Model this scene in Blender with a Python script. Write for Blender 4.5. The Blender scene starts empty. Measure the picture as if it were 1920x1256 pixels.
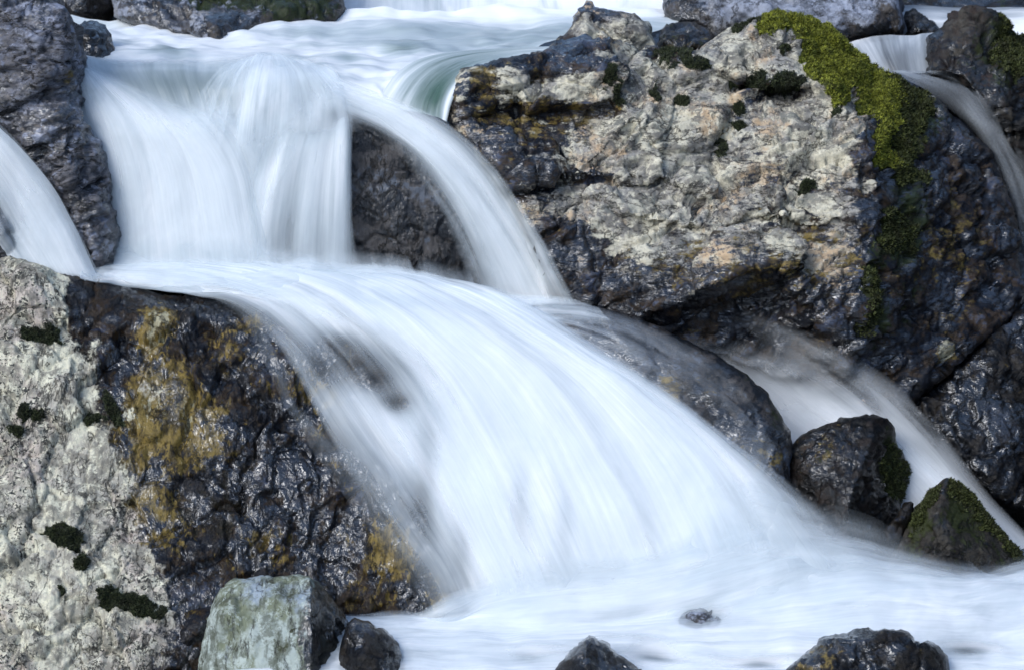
import bpy, math, random
import numpy as np
from mathutils import Vector, Matrix
from mathutils.bvhtree import BVHTree
from mathutils.geometry import delaunay_2d_cdt

R = math.radians
scene = bpy.context.scene
COL = scene.collection

# ------------------------------------------------------------------ camera
CAM = np.array([0.0, -9.0, 4.0])
PITCH = R(18.0)
FPX = 4516.0                       # focal length in photo pixels (1920 wide)
cd = bpy.data.cameras.new('camera')
cd.sensor_width = 36.0
cd.lens = 36.0 * FPX / 1920.0
cd.clip_start, cd.clip_end = 0.1, 500.0
cam = bpy.data.objects.new('camera', cd)
cam.location = CAM
cam.rotation_euler = (R(90) - PITCH, 0, 0)
COL.objects.link(cam)
scene.camera = cam
cd.dof.use_dof = True
cd.dof.focus_distance = 9.7
cd.dof.aperture_fstop = 4.0

# ------------------------------------------------------------------ world, sun, exposure
SUN_EL, SUN_ROT = R(40), R(-132)
w = bpy.data.worlds.new('World')
scene.world = w
w.use_nodes = True
wn = w.node_tree
wn.nodes.clear()
sky = wn.nodes.new('ShaderNodeTexSky')
sky.sky_type = 'NISHITA'
sky.sun_disc = False
sky.sun_elevation = SUN_EL
sky.sun_rotation = SUN_ROT
bg = wn.nodes.new('ShaderNodeBackground')
bg.inputs['Strength'].default_value = 0.15
wo = wn.nodes.new('ShaderNodeOutputWorld')
wn.links.new(sky.outputs[0], bg.inputs['Color'])
wn.links.new(bg.outputs[0], wo.inputs[0])

sl = bpy.data.lights.new('sun', 'SUN')
sl.energy = 1.05
sl.angle = R(32)
sl.color = (0.95, 0.975, 1.0)
so = bpy.data.objects.new('sun', sl)
COL.objects.link(so)
# the sky's sun_rotation is measured clockwise from +Y
sd = Vector((math.sin(SUN_ROT) * math.cos(SUN_EL), math.cos(SUN_ROT) * math.cos(SUN_EL), math.sin(SUN_EL)))
so.rotation_euler = sd.to_track_quat('Z', 'Y').to_euler()

scene.view_settings.view_transform = 'Standard'
scene.view_settings.look = 'None'
scene.view_settings.exposure = 1.05
scene.view_settings.gamma = 1.0
scene.cycles.transparent_max_bounces = 24
scene.cycles.max_bounces = 6
scene.cycles.use_denoising = True

# ------------------------------------------------------------------ picture point -> place in the world
CP, SP = math.cos(PITCH), math.sin(PITCH)

def tanpy(py):
    return np.tan(PITCH - np.arctan((628.0 - np.asarray(py, float)) / FPX))

def Yz(py, z):
    """Depth at which the ray of picture row py meets height z."""
    return float((4.0 - z) / tanpy(py) - 9.0)

def P(px, py, Y):
    px, py, Y = np.asarray(px, float), np.asarray(py, float), np.asarray(Y, float)
    a, b = (px - 960.0) / FPX, (628.0 - py) / FPX
    dy, dz = CP + b * SP, -SP + b * CP
    t = (Y - CAM[1]) / dy
    return np.stack([a * t, Y, CAM[2] + dz * t], -1)

# ------------------------------------------------------------------ numpy noise
_rs = np.random.RandomState(7)
_G = _rs.normal(size=(256, 3)); _G /= np.linalg.norm(_G, axis=1)[:, None]
_PM = _rs.permutation(256)
_RV = _rs.rand(256, 3)

def _h(i, j, k, s=0):
    return _PM[(_PM[(_PM[(i + s) & 255] + j) & 255] + k) & 255]

def perlin(p, seed=0):
    p = p + 17.31 * seed + 100.0
    i = np.floor(p).astype(int); f = p - i
    u = f * f * f * (f * (f * 6 - 15) + 10)
    r = 0
    for a in (0, 1):
        for b in (0, 1):
            for c in (0, 1):
                g = _G[_h(i[:, 0] + a, i[:, 1] + b, i[:, 2] + c)]
                d = ((f - (a, b, c)) * g).sum(1)
                wt = (u[:, 0] if a else 1 - u[:, 0]) * (u[:, 1] if b else 1 - u[:, 1]) * (u[:, 2] if c else 1 - u[:, 2])
                r = r + d * wt
    return r * 1.5

def fbm(p, octv=4, seed=0, gain=0.5, ridged=False):
    a, t, s = 1.0, 0.0, 0.0
    for o in range(octv):
        n = perlin(p * (2.03 ** o), seed + o)
        if ridged:
            n = 1.0 - 2.2 * np.abs(n)
        t = t + a * n; s += a; a *= gain
    return t / s

def chips(p, seed=0):
    """Broken facets: the tilted plane of the nearest cell, and how close its border is."""
    p = p + 31.7 * seed + 50.0
    i = np.floor(p).astype(int)
    best = np.full(len(p), 9.0); sec = best.copy(); val = np.zeros(len(p))
    for a in (-1, 0, 1):
        for b in (-1, 0, 1):
            for c in (-1, 0, 1):
                q = i + (a, b, c)
                h = _h(q[:, 0], q[:, 1], q[:, 2], seed)
                v = p - (q + _RV[h])
                d = (v * v).sum(1)
                m = d < best
                sec = np.where(m, best, np.minimum(sec, d))
                val = np.where(m, (v * _G[(h * 7 + 3) & 255]).sum(1) + (_RV[h][:, 0] - .5) * .7, val)
                best = np.where(m, d, best)
    return val, np.sqrt(sec) - np.sqrt(best)

# ------------------------------------------------------------------ mesh helpers
def tag(o, label=None, cat=None, group=None, kind=None):
    if label: o['label'] = label
    if cat: o['category'] = cat
    if group: o['group'] = group
    if kind: o['kind'] = kind
    return o

def mesh_obj(name, V, F, mat, parent=None, attrs=None, origin=None, smooth=True, uv=None):
    V = np.asarray(V, float)
    if origin is None:
        origin = np.zeros(3)
    me = bpy.data.meshes.new(name)
    me.from_pydata((V - origin).tolist(), [], F if isinstance(F, list) else F.tolist())
    me.update()
    if smooth:
        me.polygons.foreach_set('use_smooth', np.ones(len(me.polygons), bool))
    for k, a in (attrs or {}).items():
        me.attributes.new(k, 'FLOAT', 'POINT').data.foreach_set('value', np.asarray(a, np.float32))
    if uv is not None:
        l = me.uv_layers.new(name='flow')
        vi = np.zeros(len(me.loops), int); me.loops.foreach_get('vertex_index', vi)
        l.data.foreach_set('uv', np.asarray(uv, np.float32)[vi].ravel())
    me.materials.append(mat)
    o = bpy.data.objects.new(name, me)
    COL.objects.link(o)
    if parent is not None:
        o.parent = parent
    o.location = origin
    return o

def vnormals(V, F):
    n = np.zeros_like(V)
    fn = np.cross(V[F[:, 1]] - V[F[:, 0]], V[F[:, 2]] - V[F[:, 0]])
    for k in range(3):
        np.add.at(n, F[:, k], fn)
    return n / (np.linalg.norm(n, axis=1)[:, None] + 1e-12)

def laplace(X, E, it, fixed=None):
    deg = np.zeros(len(X)); np.add.at(deg, E[:, 0], 1); np.add.at(deg, E[:, 1], 1)
    deg = np.maximum(deg, 1)
    for _ in range(it):
        s = np.zeros_like(X)
        np.add.at(s, E[:, 0], X[E[:, 1]]); np.add.at(s, E[:, 1], X[E[:, 0]])
        d = deg if X.ndim == 1 else deg[:, None]
        Y = X * .4 + .6 * s / d
        if fixed is not None:
            Y[fixed] = X[fixed]
        X = Y
    return X

def edges_of(F):
    E = np.concatenate([F[:, [0, 1]], F[:, [1, 2]], F[:, [2, 0]]])
    return np.unique(np.sort(E, 1), axis=0)

# ------------------------------------------------------------------ materials
class NT:
    def __init__(s, name):
        s.m = bpy.data.materials.new(name); s.m.use_nodes = True
        s.t = s.m.node_tree; s.t.nodes.clear()
    def put(s, sock, v):
        if isinstance(v, bpy.types.NodeSocket): s.t.links.new(v, sock)
        elif v is not None:
            if isinstance(v, tuple) and len(v) == 3 and sock.type == 'RGBA': v = (*v, 1)
            sock.default_value = v
    def n(s, typ, out=0, props=None, **ins):
        nd = s.t.nodes.new('ShaderNode' + typ)
        for k, v in (props or {}).items(): setattr(nd, k, v)
        for k, v in ins.items():
            key = int(k[1:]) if k[0] == 'i' and k[1:].isdigit() else k.replace('_', ' ')
            s.put(nd.inputs[key], v)
        return nd.outputs[out] if len(nd.outputs) else None
    def m_(s, op, a, b=0.0, clamp=False):
        return s.n('Math', props=dict(operation=op, use_clamp=clamp), i0=a, i1=b)
    def mix(s, f, a, b):
        nd = s.t.nodes.new('ShaderNodeMix'); nd.data_type = 'RGBA'
        s.put(nd.inputs[0], f); s.put(nd.inputs[6], a); s.put(nd.inputs[7], b)
        return nd.outputs[2]
    def ss(s, v, lo, hi):
        nd = s.t.nodes.new('ShaderNodeMapRange'); nd.interpolation_type = 'SMOOTHSTEP'
        s.put(nd.inputs[0], v); s.put(nd.inputs[1], lo); s.put(nd.inputs[2], hi)
        return nd.outputs[0]
    def attr(s, name):
        return s.n('Attribute', 2, props=dict(attribute_name=name))
    def noise(s, vec, scale, detail=6.0, rough=.6, typ='FBM', dist=0.0):
        nd = s.t.nodes.new('ShaderNodeTexNoise'); nd.noise_type = typ
        try: nd.normalize = True
        except Exception: pass
        s.put(nd.inputs['Vector'], vec)
        for k, v in (('Scale', scale), ('Detail', detail), ('Roughness', rough), ('Distortion', dist)):
            s.put(nd.inputs[k], v)
        return nd.outputs[0]

def rock_mat(name, dry=((.40, .375, .29), (.21, .21, .20), (.33, .25, .19)), spot=(.05, .05, .045),
             wet=((.06, .068, .09), (.032, .022, .013)), ochre=(.20, .145, .045), tan=(.36, .33, .21), algae=(.03, .04, .012),
             rot=(0, 0, 0), stretch=(1, 1, 1), wrough=.35, bump=.8, spots=.5, wrinkle=1.0, film=1.0, strata=.6, lichen=.5, cracks=.7):
    t = NT(name)
    M, A = t.m_, lambda v, k: t.m_('MULTIPLY', t.m_('SUBTRACT', v, .5), k)
    co = t.n('TexCoord', 3)
    mp = t.n('Mapping', Vector=co, Rotation=rot, Scale=stretch)
    sm = t.n('Mapping', Vector=co, Rotation=rot, Scale=(stretch[0] * .45, stretch[1], stretch[2] * 2.2))
    n1 = t.noise(co, 4.5, 6, .62)
    n1b = t.noise(t.n('Mapping', Vector=co, Location=(5, 3, 8)), 3.2, 7, .66)
    n2 = t.noise(mp, 16, 9, .68)
    n3 = t.noise(co, 75, 5, .65)
    n4 = t.noise(t.n('Mapping', Vector=co, Location=(1, 9, 4)), 26, 7, .72)
    n5 = t.noise(t.n('Mapping', Vector=co, Location=(11, 2, 6)), 9, 8, .66)
    ns = t.noise(sm, 14, 6, .62)
    rid = t.noise(mp, 13, 6, .55, 'RIDGED_MULTIFRACTAL')
    # dry, lichen covered stone
    base = t.mix(t.ss(n1, .44, .56), dry[0], dry[1])
    base = t.mix(t.ss(n1b, .50, .62), base, dry[2])
    base = t.mix(M('MULTIPLY', t.ss(n5, .49, .57), .7), base, tuple(c * .45 for c in dry[1]))
    base = t.mix(M('MULTIPLY', t.ss(n4, .50, .60), .7), base, tuple(min(1, c * 1.3) for c in dry[0]))
    base = t.mix(M('MULTIPLY', t.ss(n2, .50, .62), .75), base, tuple(c * .4 for c in dry[1]))
    vo = t.n('TexVoronoi', 0, Vector=t.n('VectorMath', props=dict(operation='ADD'), i0=co, i1=t.n('VectorMath', props=dict(operation='SCALE'), i0=t.n('TexNoise', 1, Vector=co, Scale=12.0), Scale=.06)), Scale=9.0)
    lf = M('MULTIPLY', t.ss(M('ADD', vo, A(n4, .6)), .30, .22), M('MULTIPLY', t.ss(n5, .45, .55), lichen))
    base = t.mix(lf, base, (.15, .16, .135))
    sp = M('MULTIPLY', t.ss(M('ADD', M('MULTIPLY', n4, .5), M('MULTIPLY', n3, .5)), .525, .56), M('MULTIPLY', t.ss(n1b, .38, .55), spots), True)
    base = t.mix(sp, base, spot)
    # wet stone: black, brown, blue grey, ochre and tan in a broken mosaic
    wc = t.mix(t.ss(n5, .48, .56), tuple(c * .14 for c in wet[0]), wet[1])
    wc = t.mix(t.ss(M('ADD', n5, A(n1b, .5)), .57, .65), wc, wet[0])
    wc = t.mix(M('MULTIPLY', t.ss(n2, .52, .66), .75), wc, tuple(c * .15 for c in wet[0]))
    tint = t.attr('tint')
    tv = M('ADD', tint, M('ADD', A(t.noise(mp, 24, 7, .7, dist=.3), 1.5), A(n5, 1.2)))
    och = t.mix(t.ss(n2, .42, .60), ochre, tuple(c * .22 for c in ochre))
    wc = t.mix(t.ss(tv, .42, .60), wc, och)
    wc = t.mix(t.ss(tv, .86, 1.02), wc, t.mix(t.ss(n2, .45, .66), tan, tuple(c * .35 for c in ochre)))
    wa = M('ADD', t.attr('wet'), M('ADD', M('ADD', A(n2, 1.0), A(n5, .9)), M('ADD', A(n4, .8), A(ns, strata))))
    wf = t.ss(wa, .38, .60)
    col = t.mix(wf, base, wc)
    al = t.ss(M('ADD', t.attr('algae'), M('ADD', A(n4, 1.0), A(n5, .8))), .42, .58)
    col = t.mix(al, col, t.mix(n3, algae, tuple(c * .4 for c in algae)))
    nc = t.noise(mp, 3.6, 8, .6, dist=.4)
    nc2 = t.noise(t.n('Mapping', Vector=mp, Location=(4, 7, 1)), 9, 6, .6, dist=.5)
    cr = M('MAXIMUM', t.ss(M('ABSOLUTE', M('SUBTRACT', nc, .5)), .010, .002), M('MULTIPLY', t.ss(M('ABSOLUTE', M('SUBTRACT', nc2, .5)), .014, .003), t.ss(n1, .5, .6)))
    cr = M('MULTIPLY', cr, cracks)
    col = t.mix(cr, col, (.018, .016, .013))
    rg = t.n('Mix', i0=wf, i2=.85, i3=wrough)
    h = M('ADD', M('MULTIPLY', n2, .9), M('ADD', M('MULTIPLY', rid, .35 * wrinkle), M('SUBTRACT', M('MULTIPLY', n3, .13), M('MULTIPLY', cr, .5))))
    bp = t.n('Bump', Strength=bump, Distance=.022, Height=h)
    # the film of water on it is smoother than the stone
    fn = t.noise(t.n('Mapping', Vector=co, Rotation=rot, Scale=(stretch[0] * .8, stretch[1], stretch[2] * 1.3)), 18, 4.0, .5, dist=.9)
    rs2 = t.noise(mp, 22, 3, .5, 'RIDGED_MULTIFRACTAL')
    fh = M('ADD', M('MULTIPLY', fn, 1.0), M('MULTIPLY', rs2, .12 * wrinkle))
    fb = t.n('Bump', Strength=1.0, Distance=.026, Height=fh)
    cw = M('MULTIPLY', M('MULTIPLY', M('MULTIPLY', wf, film), M('ADD', .06, M('MULTIPLY', t.ss(M('ADD', n1b, A(n5, -.8)), .45, .56), .94))), M('SUBTRACT', 1.0, M('MULTIPLY', al, .7)))
    bs = t.n('BsdfPrincipled', Base_Color=col, Roughness=rg, Normal=bp, Specular_IOR_Level=t.n('Mix', i0=wf, i2=.3, i3=.2), Coat_Weight=cw, Coat_Roughness=t.n('Mix', i0=t.ss(n1, .42, .58), i2=.05, i3=.17), Coat_IOR=1.75, Coat_Normal=fb)
    t.n('OutputMaterial', Surface=bs)
    return t.m

def water_mat(name, foam=(.925, .935, .93), thin=(.72, .79, .82), deep=(.035, .075, .06), su=26.0, sv=1.1, contrast=1.0, wob=0.0):
    t = NT(name)
    uv = t.n('UVMap', props=dict(uv_map='flow'))
    lay = t.attr('lay')
    lo = t.n('CombineXYZ', X=t.m_('MULTIPLY', lay, 3.7), Y=t.m_('MULTIPLY', lay, 11.3), Z=lay)
    v = t.n('VectorMath', props=dict(operation='ADD'), i0=uv, i1=lo)
    a = t.noise(t.n('Mapping', Vector=v, Scale=(su, sv, 1)), 1, 4, .55, dist=wob)
    b = t.noise(t.n('Mapping', Vector=v, Scale=(su * 4.2, sv * 1.6, 1)), 1, 3, .6)
    c = t.noise(t.n('Mapping', Vector=v, Scale=(su * .25, sv * 1.3, 1)), 1, 4, .55, dist=.6)
    st = t.m_('ADD', t.m_('MULTIPLY', a, .36), t.m_('ADD', t.m_('MULTIPLY', b, .14), t.m_('MULTIPLY', c, .50)))
    st = t.m_('MULTIPLY', t.m_('SUBTRACT', st, .5), 2.0 * contrast)
    d = t.attr('dens')
    k = t.m_('MULTIPLY', t.m_('MULTIPLY', d, t.m_('SUBTRACT', 1.0, d)), 3.4)
    e = t.noise(t.n('Mapping', Vector=v, Scale=(su * .5, sv * .6, 1)), 1, 3, .5, dist=.8)
    low = t.m_('MULTIPLY', t.ss(t.m_('ADD', t.m_('MULTIPLY', c, .5), t.m_('MULTIPLY', e, .5)), .52, .66), -.34 * contrast)
    f = t.m_('ADD', t.m_('ADD', d, low), t.m_('MULTIPLY', st, k), True)
    f = t.m_('MULTIPLY', f, t.ss(d, 0.0, .18))
    foamc = t.mix(t.ss(t.m_('ADD', f, t.m_('MULTIPLY', st, .5)), .35, 1.0), thin, foam)
    h = t.m_('ADD', t.m_('MULTIPLY', a, .6), t.m_('MULTIPLY', c, .9))
    bp = t.n('Bump', Strength=.12, Distance=.03, Height=h)
    fb = t.n('MixShader', i0=.14, i1=t.n('BsdfDiffuse', Color=foamc, Normal=bp), i2=t.n('BsdfTranslucent', Color=foamc))
    bp2 = t.n('Bump', Strength=.5, Distance=.03, Height=t.m_('ADD', h, t.m_('MULTIPLY', b, .2)))
    cw = t.n('BsdfPrincipled', Base_Color=deep, Roughness=.28, Normal=bp2, Specular_IOR_Level=.4)
    tr = t.n('BsdfTransparent')
    body = t.attr('body')
    under = t.n('MixShader', i0=body, i1=tr, i2=cw)
    sh = t.n('MixShader', i0=f, i1=under, i2=fb)
    t.n('OutputMaterial', Surface=sh)
    return t.m

def moss_mat(name, c0, c1, c2):
    t = NT(name)
    v = t.attr('var')
    n = t.noise(t.n('TexCoord', 3), 14, 4, .6)
    c = t.mix(t.ss(v, .1, .9), c0, c1)
    c = t.mix(t.m_('MULTIPLY', t.ss(n, .45, .7), .7), c, c2)
    bs = t.n('BsdfPrincipled', Base_Color=c, Roughness=.7, Specular_IOR_Level=.25)
    t.n('OutputMaterial', Surface=bs)
    return t.m

M_CREAM = rock_mat('lichen_boulder', dry=((.54, .50, .38), (.28, .265, .235), (.47, .34, .21)), rot=(0, R(28), R(15)), stretch=(.7, 1, 1.6), spots=.7, strata=.7, wet=((.05, .06, .09), (.036, .024, .015)))
M_LEFT = rock_mat('ochre_boulder', dry=((.64, .61, .46), (.43, .40, .325), (.50, .43, .36)), ochre=(.20, .14, .035), wet=((.034, .04, .06), (.024, .014, .006)), algae=(.012, .010, .005), rot=(0, R(-24), 0), stretch=(1.7, 1.1, .6), spots=1.0, bump=.9, lichen=.35, strata=.3)  # algae slot set near black for the dark areas of the stone
M_SLATE = rock_mat('wrinkled_slate', dry=((.25, .265, .32), (.13, .135, .16), (.18, .165, .15)), wet=((.22, .24, .30), (.12, .115, .12)), rot=(0, R(12), 0), stretch=(.7, 1, 1.8), wrinkle=2.2, strata=.8, lichen=0, cracks=1.0)
M_DARK = rock_mat('dark_wet_rock', dry=((.08, .085, .09), (.06, .058, .058), (.06, .05, .04)), wet=((.022, .025, .034), (.016, .013, .010)), bump=1.0, lichen=0)
M_BROWN = rock_mat('brown_mossy_rock', dry=((.045, .04, .032), (.03, .026, .02), (.04, .026, .02)), wet=((.02, .021, .022), (.018, .013, .01)), algae=(.035, .042, .012), bump=.9, film=.6, lichen=0)
M_GREY = rock_mat('grey_boulder', dry=((.27, .29, .34), (.18, .195, .23), (.22, .215, .21)), wet=((.07, .075, .09), (.05, .042, .035)), lichen=.2)
M_FALL = rock_mat('waterfall_slab', dry=((.1, .11, .12), (.09, .08, .075), (.08, .07, .06)), wet=((.085, .097, .118), (.06, .056, .054)), rot=(0, 0, 0), stretch=(1.6, 1, .6), bump=.8, film=.3, lichen=0)
M_BLOCK = rock_mat('green_grey_block', dry=((.34, .385, .35), (.16, .18, .12), (.27, .32, .36)), wet=((.04, .045, .045), (.03, .03, .024)), algae=(.06, .065, .03), spots=.2, bump=.5, stretch=(1.8, 1, .45), lichen=0, strata=.2)

M_HUMP = rock_mat('filmed_boulder', dry=((.1, .11, .12), (.09, .08, .075), (.08, .07, .06)), wet=((.085, .10, .125), (.05, .045, .042)), rot=(0, R(35), 0), stretch=(.8, 1, 1.5), bump=.7, film=1.0, lichen=0)
M_FOAM = water_mat('falling_water', su=19, sv=.9, contrast=.85, deep=(.10, .14, .14))
M_CASC = water_mat('cascade_water', su=15, sv=.8, contrast=.9)
M_POOL = water_mat('pool_water', su=11, sv=1.4, wob=1.2, contrast=1.0, deep=(.16, .215, .205))
M_TONGUE = water_mat('clear_green_water', su=40, sv=1.4, deep=(.05, .10, .07))
M_SIDE = water_mat('side_stream_water', su=22, sv=1.4, contrast=.6, thin=(.80, .84, .86), foam=(.95, .955, .95))
M_DOME = water_mat('dome_water', su=24, sv=1.4, contrast=1.1, wob=.6)
M_DIM = water_mat('thin_dark_water', su=22, sv=1.6, deep=(.03, .035, .04), thin=(.74, .79, .82), foam=(.95, .955, .95))

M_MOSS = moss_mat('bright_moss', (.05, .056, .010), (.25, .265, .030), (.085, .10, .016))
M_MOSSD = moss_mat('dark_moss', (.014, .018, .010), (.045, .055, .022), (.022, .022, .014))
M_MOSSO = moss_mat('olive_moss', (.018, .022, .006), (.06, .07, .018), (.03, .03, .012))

# ------------------------------------------------------------------ rock builder
ROCKS = {}

def splat(px, py, base, items):
    v = np.full(len(px), float(base)); ws = np.ones(len(px))
    for it in items:
        x, y, r, val = it[:4]
        ry = it[4] if len(it) > 4 else r
        g = 6.0 * np.exp(-((px - x) / r) ** 2 - ((py - y) / ry) ** 2)
        v = v + g * val; ws = ws + g
    return v / ws

def rock(key, name, label, mat, outline, pts=(), ridges=(), spacing=6.0, jit=2.0, roll=(34, .05), smooth=3, thick=.45,
         big=(.03, 2.2), chip=(.035, 5.0), mid=(.012, 12.0), fine=(.004, 45.0), ridge=(.0, 10.0), rot=(0, 0, 0), stretch=(1, 1, 1),
         wet=(1.0, ()), tint=(0.0, ()), algae=(0.0, ()), seed=1, cat='boulder', group=None):
    ol = np.array(outline, float)
    # coarse surface
    cv = [tuple(q) for q in outline]; ce = [(i, (i + 1) % len(cv)) for i in range(len(cv))]
    for q in pts: cv.append(tuple(q))
    for rd in ridges:
        k0 = len(cv)
        for q in rd: cv.append(tuple(q))
        ce += [(k0 + i, k0 + i + 1) for i in range(len(rd) - 1)]
    r = delaunay_2d_cdt([Vector(q[:2]) for q in cv], ce, [list(range(len(outline)))], 1, 1e-3)
    c2 = np.array([v[:] for v in r[0]]); cf = np.array([f for f in r[2] if len(f) == 3])
    cy = np.array([np.mean([cv[k][2] for k in o]) if len(o) else np.nan for o in r[3]])
    if np.isnan(cy).any():
        ok = ~np.isnan(cy)
        for k in np.where(~ok)[0]:
            d = ((c2[ok] - c2[k]) ** 2).sum(1) + 1; cy[k] = (cy[ok] / d).sum() / (1 / d).sum()
    # outline resampled with a rough natural edge
    bx = []
    for i in range(len(ol)):
        a, b = ol[i], ol[(i + 1) % len(ol)]
        n = max(1, int(round(np.hypot(*(b - a)[:2]) / spacing)))
        for k in range(n): bx.append(a + (b - a) * k / n)
    bx = np.array(bx)
    q = np.c_[bx[:, :2] / 26.0, np.zeros(len(bx))]
    bx[:, 0] += jit * 1.6 * fbm(q, 3, seed + 3); bx[:, 1] += jit * 1.6 * fbm(q, 3, seed + 9)
    nb = len(bx)
    # interior points
    x0, y0 = bx[:, :2].min(0); x1, y1 = bx[:, :2].max(0)
    gx, gy = np.meshgrid(np.arange(x0, x1, spacing), np.arange(y0, y1, spacing * .87))
    gx = gx + (np.arange(gx.shape[0]) % 2)[:, None] * spacing * .5
    g = np.c_[gx.ravel(), gy.ravel()]
    rs = np.random.RandomState(seed)
    g += rs.uniform(-.18, .18, g.shape) * spacing
    ins = np.zeros(len(g), bool)
    for i in range(nb):
        ax, ay = bx[i, :2]; bx2, by2 = bx[(i + 1) % nb, :2]
        c = ((ay > g[:, 1]) != (by2 > g[:, 1]))
        if c.any():
            xi = (bx2 - ax) * (g[:, 1] - ay) / ((by2 - ay) if by2 != ay else 1e-9) + ax
            ins ^= c & (g[:, 0] < xi)
    g = g[ins]
    dist = np.full(len(g), 1e9)
    for i in range(0, nb):
        dist = np.minimum(dist, (g[:, 0] - bx[i, 0]) ** 2 + (g[:, 1] - bx[i, 1]) ** 2)
    dist = np.sqrt(dist)
    keep = dist > spacing * .6
    g, dist = g[keep], dist[keep]
    allp = np.r_[bx[:, :2], g]
    dist = np.r_[np.zeros(nb), dist]
    rr = delaunay_2d_cdt([Vector(v) for v in allp.tolist()], [(i, (i + 1) % nb) for i in range(nb)], [list(range(nb))], 1, 1e-4)
    p2 = np.array([v[:] for v in rr[0]]); F = np.array([f for f in rr[2] if len(f) == 3])
    src = np.array([o[0] if len(o) else -1 for o in rr[3]])
    isb = (src < nb)
    dd = np.where(src >= 0, dist[src], 0.0)
    # depth from the coarse surface
    Yv = np.full(len(p2), np.nan); bestm = np.full(len(p2), -1e9)
    for t in cf:
        A, B, C = c2[t[0]], c2[t[1]], c2[t[2]]
        den = (B[1] - C[1]) * (A[0] - C[0]) + (C[0] - B[0]) * (A[1] - C[1])
        if abs(den) < 1e-9: continue
        l0 = ((B[1] - C[1]) * (p2[:, 0] - C[0]) + (C[0] - B[0]) * (p2[:, 1] - C[1])) / den
        l1 = ((C[1] - A[1]) * (p2[:, 0] - C[0]) + (A[0] - C[0]) * (p2[:, 1] - C[1])) / den
        l2 = 1 - l0 - l1
        mn = np.minimum(np.minimum(l0, l1), l2)
        b = mn > bestm
        lc = np.clip(np.stack([l0, l1, l2]), 0, 1); lc = lc / lc.sum(0)
        yy = lc[0] * cy[t[0]] + lc[1] * cy[t[1]] + lc[2] * cy[t[2]]
        Yv = np.where(b, yy, Yv); bestm = np.where(b, mn, bestm)
    E = edges_of(F)
    Yv = laplace(Yv, E, smooth, isb)
    e = np.clip(1 - dd / roll[0], 0, 1)
    Yv = Yv + roll[1] * (1 - np.sqrt(np.clip(1 - e * e, 0, 1)))
    V = P(p2[:, 0], p2[:, 1], Yv)
    nf = len(V)
    # orient the faces to the camera
    fn = np.cross(V[F[:, 1]] - V[F[:, 0]], V[F[:, 2]] - V[F[:, 0]])
    flip = (fn * (V[F[:, 0]] - CAM)).sum(1) > 0
    F[flip] = F[flip][:, ::-1]
    # close the body behind: directed border loops
    de = np.concatenate([F[:, [0, 1]], F[:, [1, 2]], F[:, [2, 0]]])
    s = set(map(tuple, de.tolist()))
    nxt = {}
    for a, b in s:
        if (b, a) not in s: nxt[a] = b
    st = max(nxt, key=lambda k: -V[k][0]); loop = [st]; c = nxt[st]
    while c != st and len(loop) < len(nxt) + 2:
        loop.append(c); c = nxt[c]
    loop = np.array(loop); L = len(loop)
    ctr = V[loop].mean(0); ymax = max(V[:, 1].max(), 0 + V[loop][:, 1].mean())
    Vs, rings = [V], [loop]
    off = nf
    for fr, sc in ((.14, 1.0), (.5, .93), (.85, .72), (1.0, .35)):
        q = V[loop].copy()
        tgt = max(ymax, V[loop][:, 1].mean()) + thick * fr
        q[:, 1] = q[:, 1] * (1 - fr) + fr * tgt + thick * fr * .3
        q[:, 2] -= (q[:, 1] - V[loop][:, 1]) * .5
        q[:, 0] = ctr[0] + (q[:, 0] - ctr[0]) * sc; q[:, 2] = q[:, 2].mean() + (q[:, 2] - q[:, 2].mean()) * sc
        Vs.append(q); rings.append(np.arange(off, off + L)); off += L
    Vs.append(np.array([[ctr[0], ymax + thick * 1.35, Vs[-1][:, 2].mean() - .03]])); cap = off
    V = np.concatenate(Vs)
    FF = [F]
    for a, b in zip(rings[:-1], rings[1:]):
        a2, b2 = np.roll(a, -1), np.roll(b, -1)
        FF += [np.stack([a2, a, b], 1), np.stack([a2, b, b2], 1)]
    a = rings[-1]; FF.append(np.stack([np.roll(a, -1), a, np.full(L, cap)], 1))
    F = np.concatenate(FF)
    pp = np.full((len(V), 2), 0.0); pp[:nf] = p2
    for k in range(1, len(rings)): pp[rings[k]] = p2[loop]
    pp[cap] = p2.mean(0)
    # weathered relief
    Mx = np.array(Matrix.Rotation(rot[0], 3, 'X') @ Matrix.Rotation(rot[1], 3, 'Y') @ Matrix.Rotation(rot[2], 3, 'Z'))
    W = (V @ Mx.T) * np.array(stretch)
    D = big[0] * fbm(W * big[1], 3, seed)
    if chip[0]:
        ja = np.stack([fbm(W * 6, 2, seed + 50 + k) for k in range(3)], 1) * .06
        for fq, am, sd in ((.45, 1.5, 3), (1.0, .9, 0), (2.3, .30, 5), (5.6, .12, 8), (12.0, .05, 12)):
            cvl, ced = chips((W + ja / fq) * chip[1] * fq, seed + sd)
            D = D + chip[0] * am * (cvl - .5 * np.clip(1 - ced / .06, 0, 1))
    D = D + mid[0] * .3 * fbm(W * mid[1], 4, seed + 20, .6) + mid[0] * .35 * fbm(W * mid[1] * .8, 5, seed + 23, .6, True)
    if ridge[0]:
        D = D + ridge[0] * fbm(W * ridge[1], 4, seed + 30, .55, True)
    D = D + fine[0] * .6 * fbm(W * fine[1], 3, seed + 40, .7, True)
    N = vnormals(V, F)
    damp = np.ones(len(V)); damp[:nf] = np.where(isb, .35, np.clip(.35 + dd / 30.0, 0, 1))
    V = V + N * (D * damp)[:, None]
    o0 = np.array([V[:, 0].mean(), V[:, 1].mean(), V[:, 2].min()])
    at = {}
    for k, (b, it) in dict(wet=wet, tint=tint, algae=algae).items():
        at[k] = splat(pp[:, 0], pp[:, 1], b, it)
    o = mesh_obj(name, V, F, mat, attrs=at, origin=o0)
    tag(o, label, cat, group)
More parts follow.
